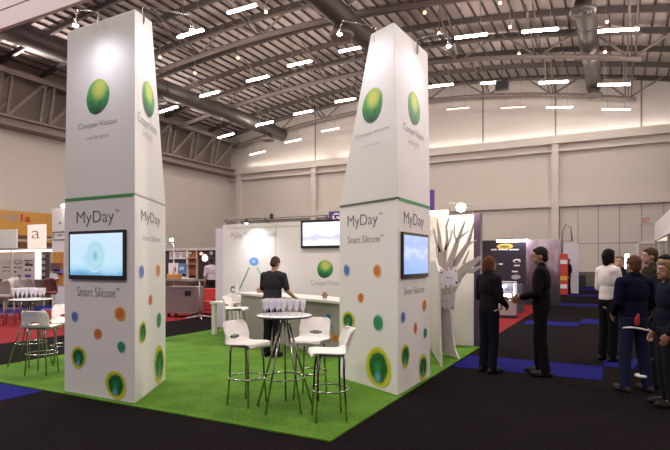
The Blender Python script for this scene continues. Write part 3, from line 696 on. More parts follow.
def branch(pts, ws, Y, name='branch'):
    P = [atY(x, y, Y) for x, y in pts]; L, R_ = [], []
    for i, p in enumerate(P):
        d = (P[min(i+1, len(P)-1)]-P[max(i-1, 0)]).normalized(); nn = Vector((-d.z, 0, d.x)); L.append(p+nn*ws[i]*.62); R_.append(p-nn*ws[i]*.62)
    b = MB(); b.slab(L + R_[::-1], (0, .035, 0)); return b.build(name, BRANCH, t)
BRY = 9.35
for pts, ws, dy in [
    ([(447,292),(446,275),(450,262),(455,248),(459,236),(463,226),(466,217)], [.16,.13,.09,.065,.045,.03,.012], 0),
    ([(449,285),(452,268),(461,254),(468,243),(471,233),(474,221)], [.15,.10,.07,.05,.03,.012], .05),
    ([(443,288),(441,268),(440,250),(439,235),(437,219)], [.14,.10,.07,.045,.015], .1),
    ([(446,285),(443,266),(445,252),(447,240),(446,226),(449,217)], [.13,.08,.05,.035,.025,.01], .15),
    ([(450,290),(458,276),(466,267),(474,262),(480,257)], [.15,.13,.11,.08,.05], -.05),
    ([(459,238),(464,234),(469,230)], [.03,.022,.01], 0), ([(457,243),(454,234),(454,225)], [.03,.02,.008], 0),
    ([(468,245),(472,242),(477,240)], [.03,.02,.008], .05), ([(463,264),(466,257),(469,250)], [.03,.02,.008], -.05),
    ([(440,252),(436,242),(433,228)], [.04,.03,.012], .1), ([(445,250),(450,240),(452,229)], [.03,.02,.008], .15),
    ([(462,270),(472,271),(481,266)], [.08,.07,.03], -.07), ([(440,262),(437,256),(436,246)], [.03,.02,.008], .12)]:
    branch(pts, ws, BRY+dy)
CARD = mat('lilac_card', (.74, .70, .80), .5, var=.03); CARD2 = mat('greyish_card', (.52, .47, .48), .5, var=.03)
DOTC = [mat('dot_green', (.06,.25,.05), .5), mat('dot_orange', (.60,.22,.05), .5), mat('dot_dark', (.05,.07,.08), .5), mat('dot_yellow', (.6,.5,.05), .5)]
def card(label, c, m, Y, tilt):
    P = [atY(x, y, Y) for x, y in c]; cen = sum(P, Vector())/4
    k = thing('hanging_card', label, 'card', cen); b = MB(); b.slab(P, (0, .012, 0)); b.build('card_board', m, k)
    fcd = Face((P[0].x, Y), (P[1].x, Y)); n = 0
    for i in range(4):
        for f in ((.1, .8) if i % 2 else (.3, .62)):
            q = P[i].lerp(P[(i+1) % 4], f).lerp(cen, .14); disc(fcd, q.x-P[0].x, q.z, .014+.008*random.random(), .014+.008*random.random(), DOTC[n % 4], k, e=.004, n=14); n += 1
    w = (P[1]-P[0]).length; fquad(fcd, w*.3, cen.z-.01, w*.7, cen.z+.005, PALETXT, k, name='faint_line')
card('lilac dotted card hanging on the white cut-out tree', [(440,288.5),(458,285.5),(456.5,266),(440.5,270)], CARD, 8.62, 0)
card('grey dotted card hanging below the lilac card on the tree', [(437.3,308.5),(453.5,310.5),(455.5,292),(439,292.5)], CARD2, 8.55, 0)

# ================================================================== PEOPLE
SKIN = mat('skin_light', (.46, .26, .19), .55, var=.06); SKIN2 = mat('skin_tan', (.34, .17, .11), .55, var=.06)
def remeshed(b, name, m, parent, voxel=.012, it=4, fac=.5):
    o = b.build(name, m, parent, local=True)
    r = o.modifiers.new('r', 'REMESH'); r.mode = 'VOXEL'; r.voxel_size = voxel; r.use_smooth_shade = True
    s = o.modifiers.new('s', 'SMOOTH'); s.iterations = it; s.factor = fac
    return baked(o)
EYEW = mat('eye_white', (.7, .68, .66), .3, var=0); EYED = mat('eye_dark', (.03, .02, .015), .3, var=0); LIP = mat('lips', (.32, .10, .09), .5, var=.05)
def person(label, loc, ang, h=1.75, skin=SKIN, hair=((.03,.02,.015), 'short'), top=((.02,.02,.025), 'jacket'), legs=(.015,.015,.018), shoe=(.012,.011,.012),
           arms=None, head=(0, 0), stance=(.10, 0, .10, 0), lean=0.0, sleeve=1.0, slim=1.0, coarse=False, extra=None):
    """faces local +Y.  arms = (elbowL, wristL, elbowR, wristR); stance = (xL, yL, xR, yR) of the feet"""
    t = thing('person', label, 'person', loc, YAW+math.radians(ang), sc=h/1.75)
    vx = .014 if coarse else .0085
    LN = Matrix.Rotation(-lean, 3, 'X')
    def T(p):   # lean the upper body forward about the hips
        p = Vector(p); return LN @ (p-Vector((0,0,.95))) + Vector((0,0,.95))
    w = slim
    sh = [T((s*.185*w, -.01, 1.43)) for s in (-1, 1)]
    if arms is None: arms = ((-.235, -.03, 1.14), (-.225, .07, .90), (.235, -.03, 1.14), (.225, .07, .90))
    el = [Vector(arms[0]), Vector(arms[2])]; wr = [Vector(arms[1]), Vector(arms[3])]
    hip = [Vector((s*.088, 0, .93)) for s in (-1, 1)]; ft = [Vector((-stance[0], stance[1], 0)), Vector((stance[2], stance[3], 0))]
    an = [f+Vector((0, -.03, .09)) for f in ft]
    kn = [hip[i].lerp(an[i], .5)+Vector((0, .025, 0)) for i in (0, 1)]
    hd = T((0, .02, 1.645)); yaw, pitch = [math.radians(k) for k in head]
    HM = LN @ Matrix.Rotation(yaw, 3, 'Z') @ Matrix.Rotation(-pitch, 3, 'X')
    def H(x, y, z): return hd + HM @ Vector((x, y, z))
    b = MB()
    def torso(b, g):
        b.ell(T((0, -.005, 1.30)), ((.165+g)*w, .108+g, .20+g), LN); b.ell(T((0, .0, 1.10)), ((.145+g)*w, .103+g, .18+g), LN)
        b.cap(sh[0]+LN @ Vector((.02,0,-.012)), sh[1]+LN @ Vector((-.02,0,-.012)), .062+g)
        b.cap(T((-.10*w, -.005, 1.455)), T((.10*w, -.005, 1.455)), .05+g)
    torso(b, 0); b.ell((0, -.005, .96), (.162*w, .112, .13))
    b.cap(T((0, -.01, 1.44)), T((0, .005, 1.56)), .056, .052)
    b.ell(H(0, -.008, .018), (.076, .095, .105), HM); b.ell(H(0, .028, -.045), (.060, .066, .068), HM); b.ell(H(0, .068, -.088), (.028, .024, .022), HM)
    b.cap(H(0, .088, .012), H(0, .106, -.026), .009, .015); b.ell(H(0, .078, .035), (.05, .018, .018), HM)
    for s in (-1, 1): b.ell(H(s*.078, -.01, -.012), (.010, .022, .034), HM)
    for i, s in enumerate((-1, 1)):
        b.cap(sh[i], el[i], .052, .040); b.cap(el[i], wr[i], .041, .026)
        d = (wr[i]-el[i]).normalized(); side = d.cross(Vector((s, 0, 0))).normalized() if abs(d.x) < .9 else Vector((0,0,1))
        pc = wr[i]+d*.05; M = Matrix((Vector((1,0,0)) if abs(d.x) < .9 else Vector((0,1,0)), side, d)).transposed()
        b.cap(wr[i], wr[i]+d*.03, .026, .026)
        b.ell(pc, (.022, .042, .055), M)
        for q, (o_, L) in enumerate(((-.031, .062), (-.010, .075), (.012, .070), (.032, .052))):
            r0 = pc+d*.042+side*o_; cu = Vector((-s, 0, 0))
            k1 = r0+d*L*.55+cu*.008; b.cap(r0, k1, .0105, .0095, 8); b.cap(k1, k1+d*L*.42+cu*.022, .0095, .008, 8)
        th = wr[i]+d*.025-side*.03*(-1); k1 = th+side*.022+d*.03; b.cap(th, k1, .0125, .011, 8); b.cap(k1, k1+d*.032+side*.004, .011, .009, 8)
        b.cap(hip[i], kn[i], .072, .046); b.cap(kn[i], an[i], .046, .034)
        b.ell(kn[i].lerp(an[i], .3)+Vector((0,-.012,0)), (.044, .046, .10)); b.cap(an[i], ft[i]+Vector((0, .09, .04)), .032, .024)
    remeshed(b, 'body', skin, t, vx, 3)
    tc, kind = top; TM = mat('top_%.3f_%.3f_%.3f' % tc, tc, 1.0, var=.12, scale=14, bump=.15, spec=.08)
    b = MB(); torso(b, .018)
    b.ell((0, -.005, 1.0 if kind != 'shirt' else 1.02), (.170*w, .122, .14 if kind == 'shirt' else .20))
    for i in (0, 1):
        e2 = sh[i].lerp(el[i], min(1, sleeve*2)); b.cap(sh[i], e2, .068, .056)
        if sleeve > .5: b.cap(el[i], el[i].lerp(wr[i], (sleeve-.5)*2*.97), .056, .042)
    if kind == 'jacket':
        b.cap(T((-.045, -.01, 1.515)), T((.045, -.01, 1.515)), .052)
    garment = remeshed(b, {'jacket': 'jacket', 'shirt': 'shirt', 'blouse': 'blouse'}[kind], TM, t, .012, 4)
    LM = mat('legs_%.3f_%.3f_%.3f' % legs, legs, 1.0, var=.2, scale=12, bump=.15, spec=.08)
    b = MB(); b.ell((0, -.005, .955), (.172*w, .122, .135))
    for i in (0, 1): b.cap(hip[i], kn[i], .098, .078); b.cap(kn[i], an[i]+Vector((0,0,-.02)), .078, .066)
    remeshed(b, 'trousers', LM, t, .012, 4)
    SM = mat('shoe_%.3f_%.3f_%.3f' % shoe, shoe, .6, var=.1, spec=.2)
    for i in (0, 1):
        b = MB(); b.cap(ft[i]+Vector((0,-.06,.045)), ft[i]+Vector((0,.13,.034)), .052, .046); b.ell(ft[i]+Vector((0,.03,.03)), (.054,.16,.034)); b.cap(an[i]+Vector((0,0,-.02)), an[i]+Vector((0,0,.01)), .052)
        o = remeshed(b, 'shoe', SM, t, .01, 3)
        for v in o.data.vertices: v.co.z = max(v.co.z, .002)
    hc, hs = hair; HMAT = mat('hair_%.3f_%.3f_%.3f' % hc, hc, .8, var=.3, scale=60, bump=.4, spec=.15)
    b = MB(); b.ell(H(0, -.022, .038), (.086, .098, .098), HM); b.ell(H(0, .040, .088), (.056, .040, .026), HM); b.ell(H(0, -.06, -.02), (.072, .055, .075), HM)
    if hs == 'long':
        for s in (-1, 1): b.cap(H(s*.07, -.02, .03), H(s*.075, -.025, -.19), .032, .028)
        b.cap(H(0, -.07, .02), H(0, -.075, -.22), .075, .06)
    elif hs == 'bob':
        for s in (-1, 1): b.cap(H(s*.07, -.01, .03), H(s*.074, -.01, -.08), .03, .028)
        b.cap(H(0, -.065, .02), H(0, -.06, -.09), .07, .06)
    o = remeshed(b, 'hair', HMAT, t, .01, 3)
    b = MB()
    for s in (-1, 1): b.ell(H(s*.031, .083, .012), (.013, .010, .008), HM, 10, 8)
    b.m = 1
    for s in (-1, 1): b.ell(H(s*.031, .0905, .012), (.0062, .005, .0062), HM, 8, 6); b.ell(H(s*.031, .092, .034), (.018, .006, .004), HM, 8, 6)
    b.build('eyes', [EYEW, EYED], t, local=True)
    b = MB(); b.ell(H(0, .092, -.055), (.022, .008, .0045), HM, 10, 6); b.ell(H(0, .091, -.062), (.018, .008, .005), HM, 10, 6); b.build('mouth', LIP, t, local=True)
    if extra: extra(t, H)
    return t
def gp(x, y): p = ground(x, y); return (p.x, p.y, 0)
# staff member at the counter
p0 = ground(272, 356.5, G)
person('man in dark grey polo shirt standing at the white counter, back turned', (p0.x, p0.y, G), -28, 1.66, hair=((.06,.04,.03), 'short'), top=((.035,.032,.040), 'shirt'), legs=(.014,.013,.017),
       arms=((-.25, .06, 1.16), (-.14, .27, 1.02), (.27, .08, 1.16), (.28, .32, 1.03)), head=(5, 25), lean=.12, sleeve=.42, slim=1.12)
# aisle
person('person in black suit standing in the aisle, facing left towards the tree', gp(541, 375), 62, 1.79, skin=SKIN2, hair=((.02,.014,.012), 'short'), top=((.008,.007,.009), 'jacket'), legs=(.008,.007,.009),
       arms=((-.24, .02, 1.14), (-.10, .24, 1.08), (.24, .02, 1.14), (.09, .26, 1.05)), head=(10, 8), stance=(.11, -.04, .11, .06))
def strap(t, H):
    b = MB(); b.path([(-.12,.10,1.46), (-.02,.15,1.3), (.08,.155,1.12), (.17,.10,.98), (.18,-.05,.95)], .014, 6); b.build('bag_strap', mat('strap_ochre', (.35,.24,.08), .6), t, local=True)
person('person in dark clothes with shoulder strap beside the tree wall end', gp(489, 372), -65, 1.66, skin=SKIN2, hair=((.10,.04,.02), 'bob'), top=((.014,.011,.016), 'jacket'), legs=(.010,.010,.022),
       arms=((-.23, .0, 1.14), (-.08, .22, 1.12), (.23, .02, 1.13), (.10, .25, 1.02)), head=(-8, 12), extra=strap)
def tail(t, H):
    b = MB(); b.path([(.172*math.cos(a)*1.04, .128*math.sin(a)*1.04-.005, .825+.02*math.sin(a*2)) for a in [-PI*.98+PI*.96*k/12 for k in range(13)]], .013, 6); b.build('white_shirt_hem', WHITE_PL, t, local=True)
    b = MB(); b.ell((-.07, -.128, .93), (.04, .014, .07)); b.ell((-.05, -.128, .98), (.02, .012, .05)); b.build('red_pouch', mat('red_cloth', (.40,.03,.03), .8), t, local=True)
    b = MB(); b.path([(.102+.066*math.cos(a*PI/8), -.02+.066*math.sin(a*PI/8), .20) for a in range(16)], .022, 8, closed=True); b.build('white_cuff', WHITE_PL, t, local=True)
person('man in navy jacket and jeans on the right, back turned, white shirt hem showing', gp(634, 391), 12, 1.66, hair=((.10,.045,.03), 'short'), top=((.008,.008,.026), 'jacket'), legs=(.018,.02,.055), shoe=(.03,.025,.025),
       arms=((-.27, -.02, 1.16), (-.19, .14, 1.0), (.28, -.02, 1.15), (.2, .15, .98)), stance=(.15, .02, .15, -.04), slim=1.14, extra=tail)
D4 = atD(608.5, 262, 8.6)
person('woman in white blouse with black shoulder-length hair, facing right into the group', (D4.x, D4.y, 0), -75, 1.79, hair=((.008,.007,.008), 'bob'), top=((.66,.60,.60), 'blouse'), legs=(.008,.008,.010), arms=((-.22, .0, 1.15), (-.12, .2, 1.02), (.22, .02, 1.15), (.1, .22, 1.05)), slim=.93)
D5 = atD(619, 262, 9.6)
person('man with bare head in dark jacket standing behind the woman in white', (D5.x, D5.y, 0), 150, 1.70, hair=((.16,.10,.08), 'short'), top=((.015,.013,.018), 'jacket'), coarse=True)
D7 = atD(651, 262, 7.9)
person('tall brown-haired man in dark green-brown jacket at the back right', (D7.x, D7.y, 0), 80, 1.79, hair=((.07,.04,.025), 'short'), top=((.03,.024,.018), 'jacket'), coarse=True)
D8 = atD(667, 262, 5.9)
person('blond-haired person in dark navy jacket at the right picture edge', (D8.x, D8.y, 0), 78, 1.60, skin=SKIN2, hair=((.16,.10,.045), 'bob'), top=((.01,.012,.024), 'jacket'), head=(25, 0))
D9 = atD(665.5, 262, 7.2)
person('black-haired person standing behind the blond person at the right edge', (D9.x, D9.y, 0), 110, 1.68, skin=SKIN2, hair=((.008,.007,.008), 'short'), top=((.012,.012,.014), 'jacket'), coarse=True)
D10 = atD(211.5, 262, 18.6)
person('person in grey shirt seen from behind at the far stall with round lamp', (D10.x, D10.y, .008), 20, 1.72, hair=((.03,.02,.015), 'short'), top=((.45,.42,.46), 'shirt'), sleeve=.5, coarse=True)
D11 = atD(568, 262, 26.5)
person('distant person in black beside the red display rack', (D11.x, D11.y, 0), 95, 1.74, hair=((.015,.012,.012), 'short'), top=((.012,.012,.014), 'jacket'), coarse=True)
# patterned bag at the right edge
pb = ground(664, 387)
t = thing('patterned_bag', 'black floral bag on the floor at the lower right edge', 'bag', (pb.x, pb.y, 0))
m = bpy.data.materials.new('floral_cloth'); n, l = nodes(m); vo = n.new('ShaderNodeTexVoronoi'); vo.inputs['Scale'].default_value = 14; tcn = n.new('ShaderNodeTexCoord'); l.new(tcn.outputs['Object'], vo.inputs['Vector'])
lt = n.new('ShaderNodeMath'); lt.operation = 'LESS_THAN'; lt.inputs[1].default_value = .28; l.new(vo.outputs['Distance'], lt.inputs[0])
sc_ = n.new('ShaderNodeSeparateColor'); l.new(vo.outputs['Color'], sc_.inputs[0]); rp = n.new('ShaderNodeValToRGB'); rp.color_ramp.interpolation = 'CONSTANT'
rp.color_ramp.elements[0].color = (.012,.010,.012,1); rp.color_ramp.elements[1].position = .55; rp.color_ramp.elements[1].color = (.45,.03,.06,1); e3 = rp.color_ramp.elements.new(.8); e3.color = (.6,.55,.5,1)
l.new(sc_.outputs[0], rp.inputs[0]); mx = n.new('ShaderNodeMix'); mx.data_type = 'RGBA'; mx.inputs[6].default_value = (.012,.010,.012,1); l.new(lt.outputs[0], mx.inputs[0]); l.new(rp.outputs[0], mx.inputs[7]); l.new(mx.outputs[2], n['Principled BSDF'].inputs['Base Color']); n['Principled BSDF'].inputs['Roughness'].default_value = .9
b = MB(); b.prism([(pb.x-.2, pb.y-.1), (pb.x+.2, pb.y-.1), (pb.x+.2, pb.y+.1), (pb.x-.2, pb.y+.1)], .0, .36, [(pb.x-.15, pb.y-.04), (pb.x+.15, pb.y-.04), (pb.x+.15, pb.y+.04), (pb.x-.15, pb.y+.04)]); bevel(b.build('bag_body', m, t), .03, 3)
for s in (-.035, .035):
    b = MB(); b.path([(pb.x-.1, pb.y+s, .35), (pb.x-.07, pb.y+s, .48), (pb.x, pb.y+s, .53), (pb.x+.07, pb.y+s, .48), (pb.x+.1, pb.y+s, .35)], .01, 6); b.build('bag_handle', BLACK, t)

# ================================================================== STALL BEYOND THE TREE (right of centre)
SY = 20.8; fs = Face((-9, SY), (-1.9, SY))
DARKP = mat('dark_purple_panel', (.020, .014, .030), .5, var=.2)
t = thing('optical_stall_wall', 'dark purple stall wall with a yellow oval logo, behind the showcase', 'stall wall', (-4, SY, 0))
uR = fs.hit(560, 240)[0]; uM = fs.hit(526, 240)[0]; zT = fs.hit(540, 239.5)[1]
fquad(fs, 0, .009, uM, zT, DARKP, t, e=-.1, t=.1, name='dark_panel')
u0, _ = fs.hit(485, 240); _, zz = fs.hit(490, 249.5)
fquad(fs, u0-1, zz, fs.hit(497, 240)[0], zT, BLACK, t, e=.002, t=.02, name='black_header')
PIC = print_mat('portrait_poster_print', [(0, (.02,.015,.03)), (.3, (.035,.02,.035)), (.5, (.10,.055,.085)), (.68, (.20,.13,.18)), (1, (.55,.46,.55))], 1.1, 2.6, vertical=True)
fquad(fs, uM, .009, uR, zT, PIC, t, e=.0, name='portrait_poster'); fquad(fs, uM, .009, uR, zT, DARKP, t, e=-.1, t=.095, name='poster_board')
px_disc(fs, 505, 246.5, 16.5, 5.5, mat('yellow_oval', (.60,.42,.06), .5), t, e=.03, name='oval_logo', wob=0)
px_disc(fs, 505, 246.5, 10, 2.6, mat('dark_oval', (.16,.10,.03), .5), t, e=.034, name='oval_logo', wob=0)
PWH = mat('white_print', (.75,.72,.78), .5, var=0)
for (x0, x1, y) in ((491,497,249.6),(498.5,508,249.6),(509.5,519,249.6),(514,520,265.5),(499,503,264),(512,518,271.5)):
    (ua, za), (ub, zb) = fs.hit(x0, y+.7), fs.hit(x1, y-.7); fquad(fs, ua, za, ub, zb, PWH, t, e=.03, name='print_line')
px_disc(fs, 517, 261, 8, 4, PWH, t, e=.03, name='eye_print'); px_disc(fs, 517, 261.6, 5, 2.4, DARKP, t, e=.034, name='eye_print')
px_disc(fs, 516, 277, 9, 5, mat('grey_print_blob', (.35,.32,.36), .5), t, e=.03, name='eye_print')
t = thing('stall_strip_light', 'white strip light along the top of the dark purple stall wall', 'light', fs.P(fs.hit(512, 240)[0], zT, .3))
(ua, za), (ub, zb) = fs.hit(498, 242.3), fs.hit(529, 239.5)
fquad(fs, ua, za, ub, zb, lamp_mat('stall_tube_glow', (1, .95, 1), 9), t, e=.2, t=.08, name='glowing_tube'); fquad(fs, ua, zb, ub, zb+.05, HOUSE, t, e=.0, t=.3, name='lamp_housing')
# showcase
sp = ground(501, 317, .008)
t = thing('glass_showcase', 'silver glass showcase lit from inside on the red carpet', 'showcase', (sp.x, sp.y, .008), .1)
SIL = mat('silver_panel', (.42, .37, .40), .3, .4, var=.05); CGL = mat('showcase_glass', (.75, .75, .85), .05, var=0, alpha=.18)
hw_, hd_ = .42, .28
b = MB(); b.box((-hw_, -hd_, 0), (hw_, hd_, .08)); b.build('plinth', BLACK, t, local=True)
b = MB(); b.box((-hw_, -hd_, .08), (hw_, hd_, .50)); bevel(b.build('cabinet', SIL, t, local=True), .006)
b = MB()
for x in (-hw_, hw_):
    for y in (-hd_, hd_): b.cbox((x*.97, y*.97, .76), (.025, .025, .52))
b.box((-hw_, -hd_, 1.0), (hw_, hd_, 1.03)); b.build('frame', SIL, t, local=True)
b = MB(); b.box((-hw_+.012, -hd_+.012, .50), (hw_-.012, hd_-.012, 1.0)); b.build('glass_hood', CGL, t, local=True)
b = MB(); b.box((-hw_+.03, -hd_+.03, .74), (hw_-.03, hd_-.03, .75)); b.build('glass_shelf', CGL, t, local=True)
SG = lamp_mat('showcase_lamp_glow', (.85, .90, 1.0), 11)
b = MB(); b.box((hw_-.06, -hd_+.02, .52), (hw_-.03, -hd_+.05, .98)); b.box((0, -hd_+.03, .52), (.03, -hd_+.06, .72)); b.box((-.02, -hd_+.03, .86), (.16, -hd_+.05, .93)); b.box((.1, -hd_+.03, .60), (.3, -hd_+.05, .68)); b.build('inner_lamp', SG, t, local=True)
for k in range(6):
    x, z = -.3+.22*(k % 3)+.03, (.50, .75)[k//3]
    q = MB().box((-.045, -.03, 0), (.045, .03, .12)).build('frame_box', [PWH, SIL, DARKP][k % 3]); q.location = (sp.x+x, sp.y+.05, .008+z+.001)
    tag(q, 'small product box inside the lit glass showcase', 'box', 'boxes inside the glass showcase')
light('POINT', 'showcase_light', (sp.x+.1, sp.y, .92), 6, (.85, .9, 1.0), shadow_soft_size=.05)
t = thing('grey_kiosk', 'slim grey pillar kiosk beside the portrait poster', 'kiosk', (0,0,0)); kp = ground(524, 302, .008)
t.location = (kp.x, kp.y, .008); WM[t.name] = Matrix.Translation(t.location)
b = MB(); b.cbox((0, 0, .7), (.30, .25, 1.4)); bevel(b.build('pillar', mat('kiosk_grey', (.40,.36,.40), .5), t, local=True), .01)
b = MB(); b.cbox((0, 0, 1.46), (.36, .3, .12)); b.build('kiosk_cap', WHITE, t, local=True); b = MB(); b.cbox((0, 0, 1.75), (.2, .18, .5)); b.build('kiosk_head', mat('kiosk_brown', (.22,.16,.18), .5), t, local=True)
b = MB(); b.box((-.1, -.13, 1.0), (.1, -.126, 1.3)); b.build('notice', WHITE, t, local=True)
tag(MB().box((-3.55, 17.3, .008), (-2.55, 17.8, .9)).build('stall_counter', mat('dark_counter', (.05,.04,.06), .4)), 'dark low stall counter below the portrait poster', 'counter')
# red display rack and white partition farther down the aisle
t = thing('red_display_rack', 'red and white display rack down the aisle, beside the distant person', 'rack', (0,0,0)); rp_ = atD(563.5, 262, 26.2)
t.location = (rp_.x, rp_.y, 0); WM[t.name] = Matrix.Translation(t.location)
REDP = mat('rack_red', (.55,.05,.03), .5, var=.1)
b = MB(); b.box((-.22,-.15,0), (.2,.15,2.0)); b.build('rack_body', REDP, t, local=True)
for k in range(4): b = MB(); b.box((-.2,-.19,.3+.4*k), (.18,-.15,.5+.4*k)); b.build('rack_pocket', [WHITE, ORAN, REDP, WHITE][k], t, local=True)
t = MB().box((-2.3, 29.6, 0), (-1.62, 29.8, 2.55)).build('white_partition', mat('lilac_white_panel', (.62,.58,.68), .5)); tag(t, 'lilac-white partition panel at the far end of the aisle, left side', 'partition')
q = atD(580.5, 262, 33.5)
tag(bevel(MB().box((q.x-.3, q.y-.2, 0), (q.x+.3, q.y+.3, .78)).build('waste_bin', BLACK), .03), 'black square bin on the floor by the lilac-white partition', 'bin')
ub = atD(568, 233, 28)
t = thing('bent_tube_stand', 'dark curved metal frame above the far aisle partition', 'frame', (ub.x, ub.y, 2.4))
b = MB(); b.path([(ub.x-.3, ub.y, 0), (ub.x-.3, ub.y, 3.2), (ub.x-.1, ub.y, 3.6), (ub.x+.15, ub.y, 3.4), (ub.x+.2, ub.y, 2.7)], .04, 8); b.build('bent_tube', STEEL, t)
b = MB(); b.path([(ub.x-.3, ub.y, 2.7), (ub.x+.2, ub.y, 2.7)], .03, 8); b.build('crossbar', STEEL, t)
# slim lit column among the group
lc = atD(627, 262, 14.5)
t = thing('light_column', 'slim dazzling white light column behind the group on the right', 'lamp', (lc.x, lc.y, 0))
b = MB(); b.box((lc.x-.05, lc.y-.05, .75), (lc.x+.05, lc.y+.05, 1.82)); b.build('glowing_tube', lamp_mat('column_glow', (.95,.95,1.0), 7), t)
b = MB(); b.box((lc.x-.07, lc.y-.07, 0), (lc.x+.07, lc.y+.07, .75)); b.box((lc.x-.07, lc.y-.07, 1.82), (lc.x+.07, lc.y+.07, 1.86)); b.build('column_base', STEEL, t)
# stall at the right picture edge
t = thing('white_stall', 'white open-fronted stall with deep fascia at the right picture edge', 'stall', (1.4, 18, 0))
b = MB(); b.box((1.30, 12, 2.37), (1.38, 22.7, 3.0)); b.build('fascia', WHITE, t)
b = MB(); b.box((1.38, 22.62, 2.37), (4.6, 22.7, 3.0)); b.build('end_fascia', WHITE, t)
for y in (22.64, 17.3, 12.05): b = MB(); b.box((1.30, y, 0), (1.38, y+.06, 2.37)); b.build('post', STEEL, t)
b = MB(); b.box((4.5, 12, 0), (4.6, 22.7, 2.6)); b.box((1.9, 22.55, 0), (4.5, 22.62, 2.37)); b.build('inner_wall', mat('warm_stall_wall', (.75,.66,.45), .7), t)
light('POINT', 'right_stall_lamp', (2.9, 21.5, 2.2), 60, (1, .85, .55), shadow_soft_size=.2)

# ================================================================== LEFT SIDE OF THE HALL
OR = mat('orange_wall_panel', (.55, .27, .055), .6, var=.12, scale=.8); BRN = mat('brown_recess', (.12, .05, .025), .6)
fo = Face((-27.0, 6), (-27.0, 28))
t = thing('orange_hall_banner', 'tall orange wall banner with hall number at the far left', 'banner', (-27, 17, 0))
uA = fo.hit(-30, 212)[0]; uB = fo.hit(53.5, 212)[0]; zT = fo.hit(26, 211.8)[1]
fquad(fo, uA, 0, uB, zT, OR, t, e=-.2, t=.2, name='banner_board')
for (y0, y1) in ((239.5, 236), (248.5, 242.5)):
    (_, za), (_, zb) = fo.hit(40, y0), fo.hit(40, y1); fquad(fo, uA+.2, za, uB-.05, zb, BRN, t, e=.002, t=.01, name='brown_band')
px_text(fo, 'Hall', (1.5, 220.5), (17.5, 213.5), mat('tan_print', (.30,.28,.29), .6, var=0), t, thin=.02); px_text(fo, '1a', (20.5, 221.8), (30.5, 214.6), mat('red_print', (.42,.045,.02), .6, var=0), t, thin=.04)
# stall frame and logo panels
LY = 13.5; fl = Face((-24.5, LY), (-18.5, LY))
t = thing('metal_stall', 'light metal stall frame with two header rails at the far left', 'stall frame', (-21.5, LY, 0))
zr = [fl.hit(30, y)[1] for y in (240, 249)]
b = MB()
for z in zr: b.box((-26, LY-.04, z-.035), (-19.25, LY+.04, z+.035))
b.build('header_rail', mat('pale_metal', (.55,.50,.48), .4, .3), t)
for x in (atY(12, 250, LY).x, atY(61, 250, LY).x): b = MB(); b.box((x-.04, LY-.04, 0), (x+.04, LY+.04, zr[0])); b.build('post', mat('pale_metal', (.55,.50,.48), .4, .3), t)
b = MB(); b.box((-26, LY-.02, zr[1]-.11), (-19.4, LY+.02, zr[1]-.035)); b.build('light_strip', lamp_mat('frame_strip_glow', (1, .92, .86), 2.2), t)
fl2 = Face((-24.5, LY+.5), (-18.5, LY+.5))
t = thing('logo_panel_wall', 'pinkish grey panel wall with small dark logos under the far left frame', 'panel wall', (-22.5, LY+.5, 0))
PGR = mat('pinkish_grey_panel', (.60,.51,.52), .6, var=.04); INK = mat('dark_ink', (.07,.05,.06), .6, var=0)
xs_ = [-26.0] + [atY(x, 265, LY+.5).x for x in (1, 12, 23, 35)]
for x0, x1 in zip(xs_, xs_[1:]): b = MB(); b.box((x0+.01, LY+.5, 0), (x1-.01, LY+.55, 1.98)); b.build('wall_panel', PGR, t)
for (x, y, w, h) in ((17.5, 262, 8, 4.5), (7, 262, 6, 5)):
    px_disc(fl2, x, y, w, h, INK if x > 10 else PALETXT, t, name='oval_logo', wob=0); px_disc(fl2, x, y, w*.8, h*.72, PGR, t, name='oval_logo', wob=0, e=.007)
for (x0, y0, x1, y1) in ((25,266,33,263.5),(25,271,27.5,269),(28.5,271,31,269),(13,268,17,266.8),(18,268,22,267),(13,272.5,16.5,271),(18,276.5,21,274.8),(3,267.5,10,266.6),(3,271.5,6,270.6),(8,271.5,10.5,270.6),(24,261,33,260)):
    (ua, za), (ub, zb) = fl2.hit(x0, y0), fl2.hit(x1, y1); fquad(fl2, ua, za, ub, zb, INK, t, e=.004, name='logo_bar')
px_text(fl2, 'r', (26.5, 265.5), (29, 261.5), INK, t, thin=.05)
(ua, za), (ub, zb) = fl2.hit(25, 277.5), fl2.hit(31, 274.5); fquad(fl2, ua, za, ub, zb, mat('violet_print', (.12,.07,.35), .6), t, e=.004, name='logo_bar')
def sign_box(name, label, cat, x0, y0, x1, y1, Y, m, dep=.3, cut=None):
    f = Face((-30, Y), (-10, Y)); u0, z0 = f.hit(x0, y0); u1, z1 = f.hit(x1, y1)
    t = thing(name, label, cat, f.P((u0+u1)/2, z0, 0)); fquad(f, u0, z0, u1, z1, m, t, e=-dep, t=dep, name='sign_board'); return t, f
GLOWP = mat('lit_pink_sign', (.82,.68,.62), .6, emit=.35, ecol=(1,.84,.76), var=.02)
t, f = sign_box('lit_sign_box', 'pinkish lit sign box with a curly red letter before the orange banner', 'sign', 27.5, 249, 45, 224, LY-.11, GLOWP, .06)
px_text(f, 'a', (31.8, 238.5), (39.8, 230.5), mat('maroon_print', (.42,.22,.22), .6, var=0), t, thin=-.01)
t, f = sign_box('white_sign_board', 'plain white sign board at the far left picture edge', 'sign', -8, 248.5, 16.3, 229, LY-.11, WHITE, .06)
t, f = sign_box('white_stall_tower', 'tall white stall tower with bright lamp left of the left tower', 'stall tower', 52, 318, 66, 207.5, LY-1.2, WHITE)
for (x0, y0, x1, y1) in ((57.5,235.8,62.5,234.5), (59,224,61,222)):
    (ua, za), (ub, zb) = f.hit(x0, y0), f.hit(x1, y1); fquad(f, ua, za, ub, zb, MIDTXT, t, e=.004, name='logo_bar')
(ua, za), (ub, zb) = f.hit(53.5, 239.8), f.hit(66, 231.5)
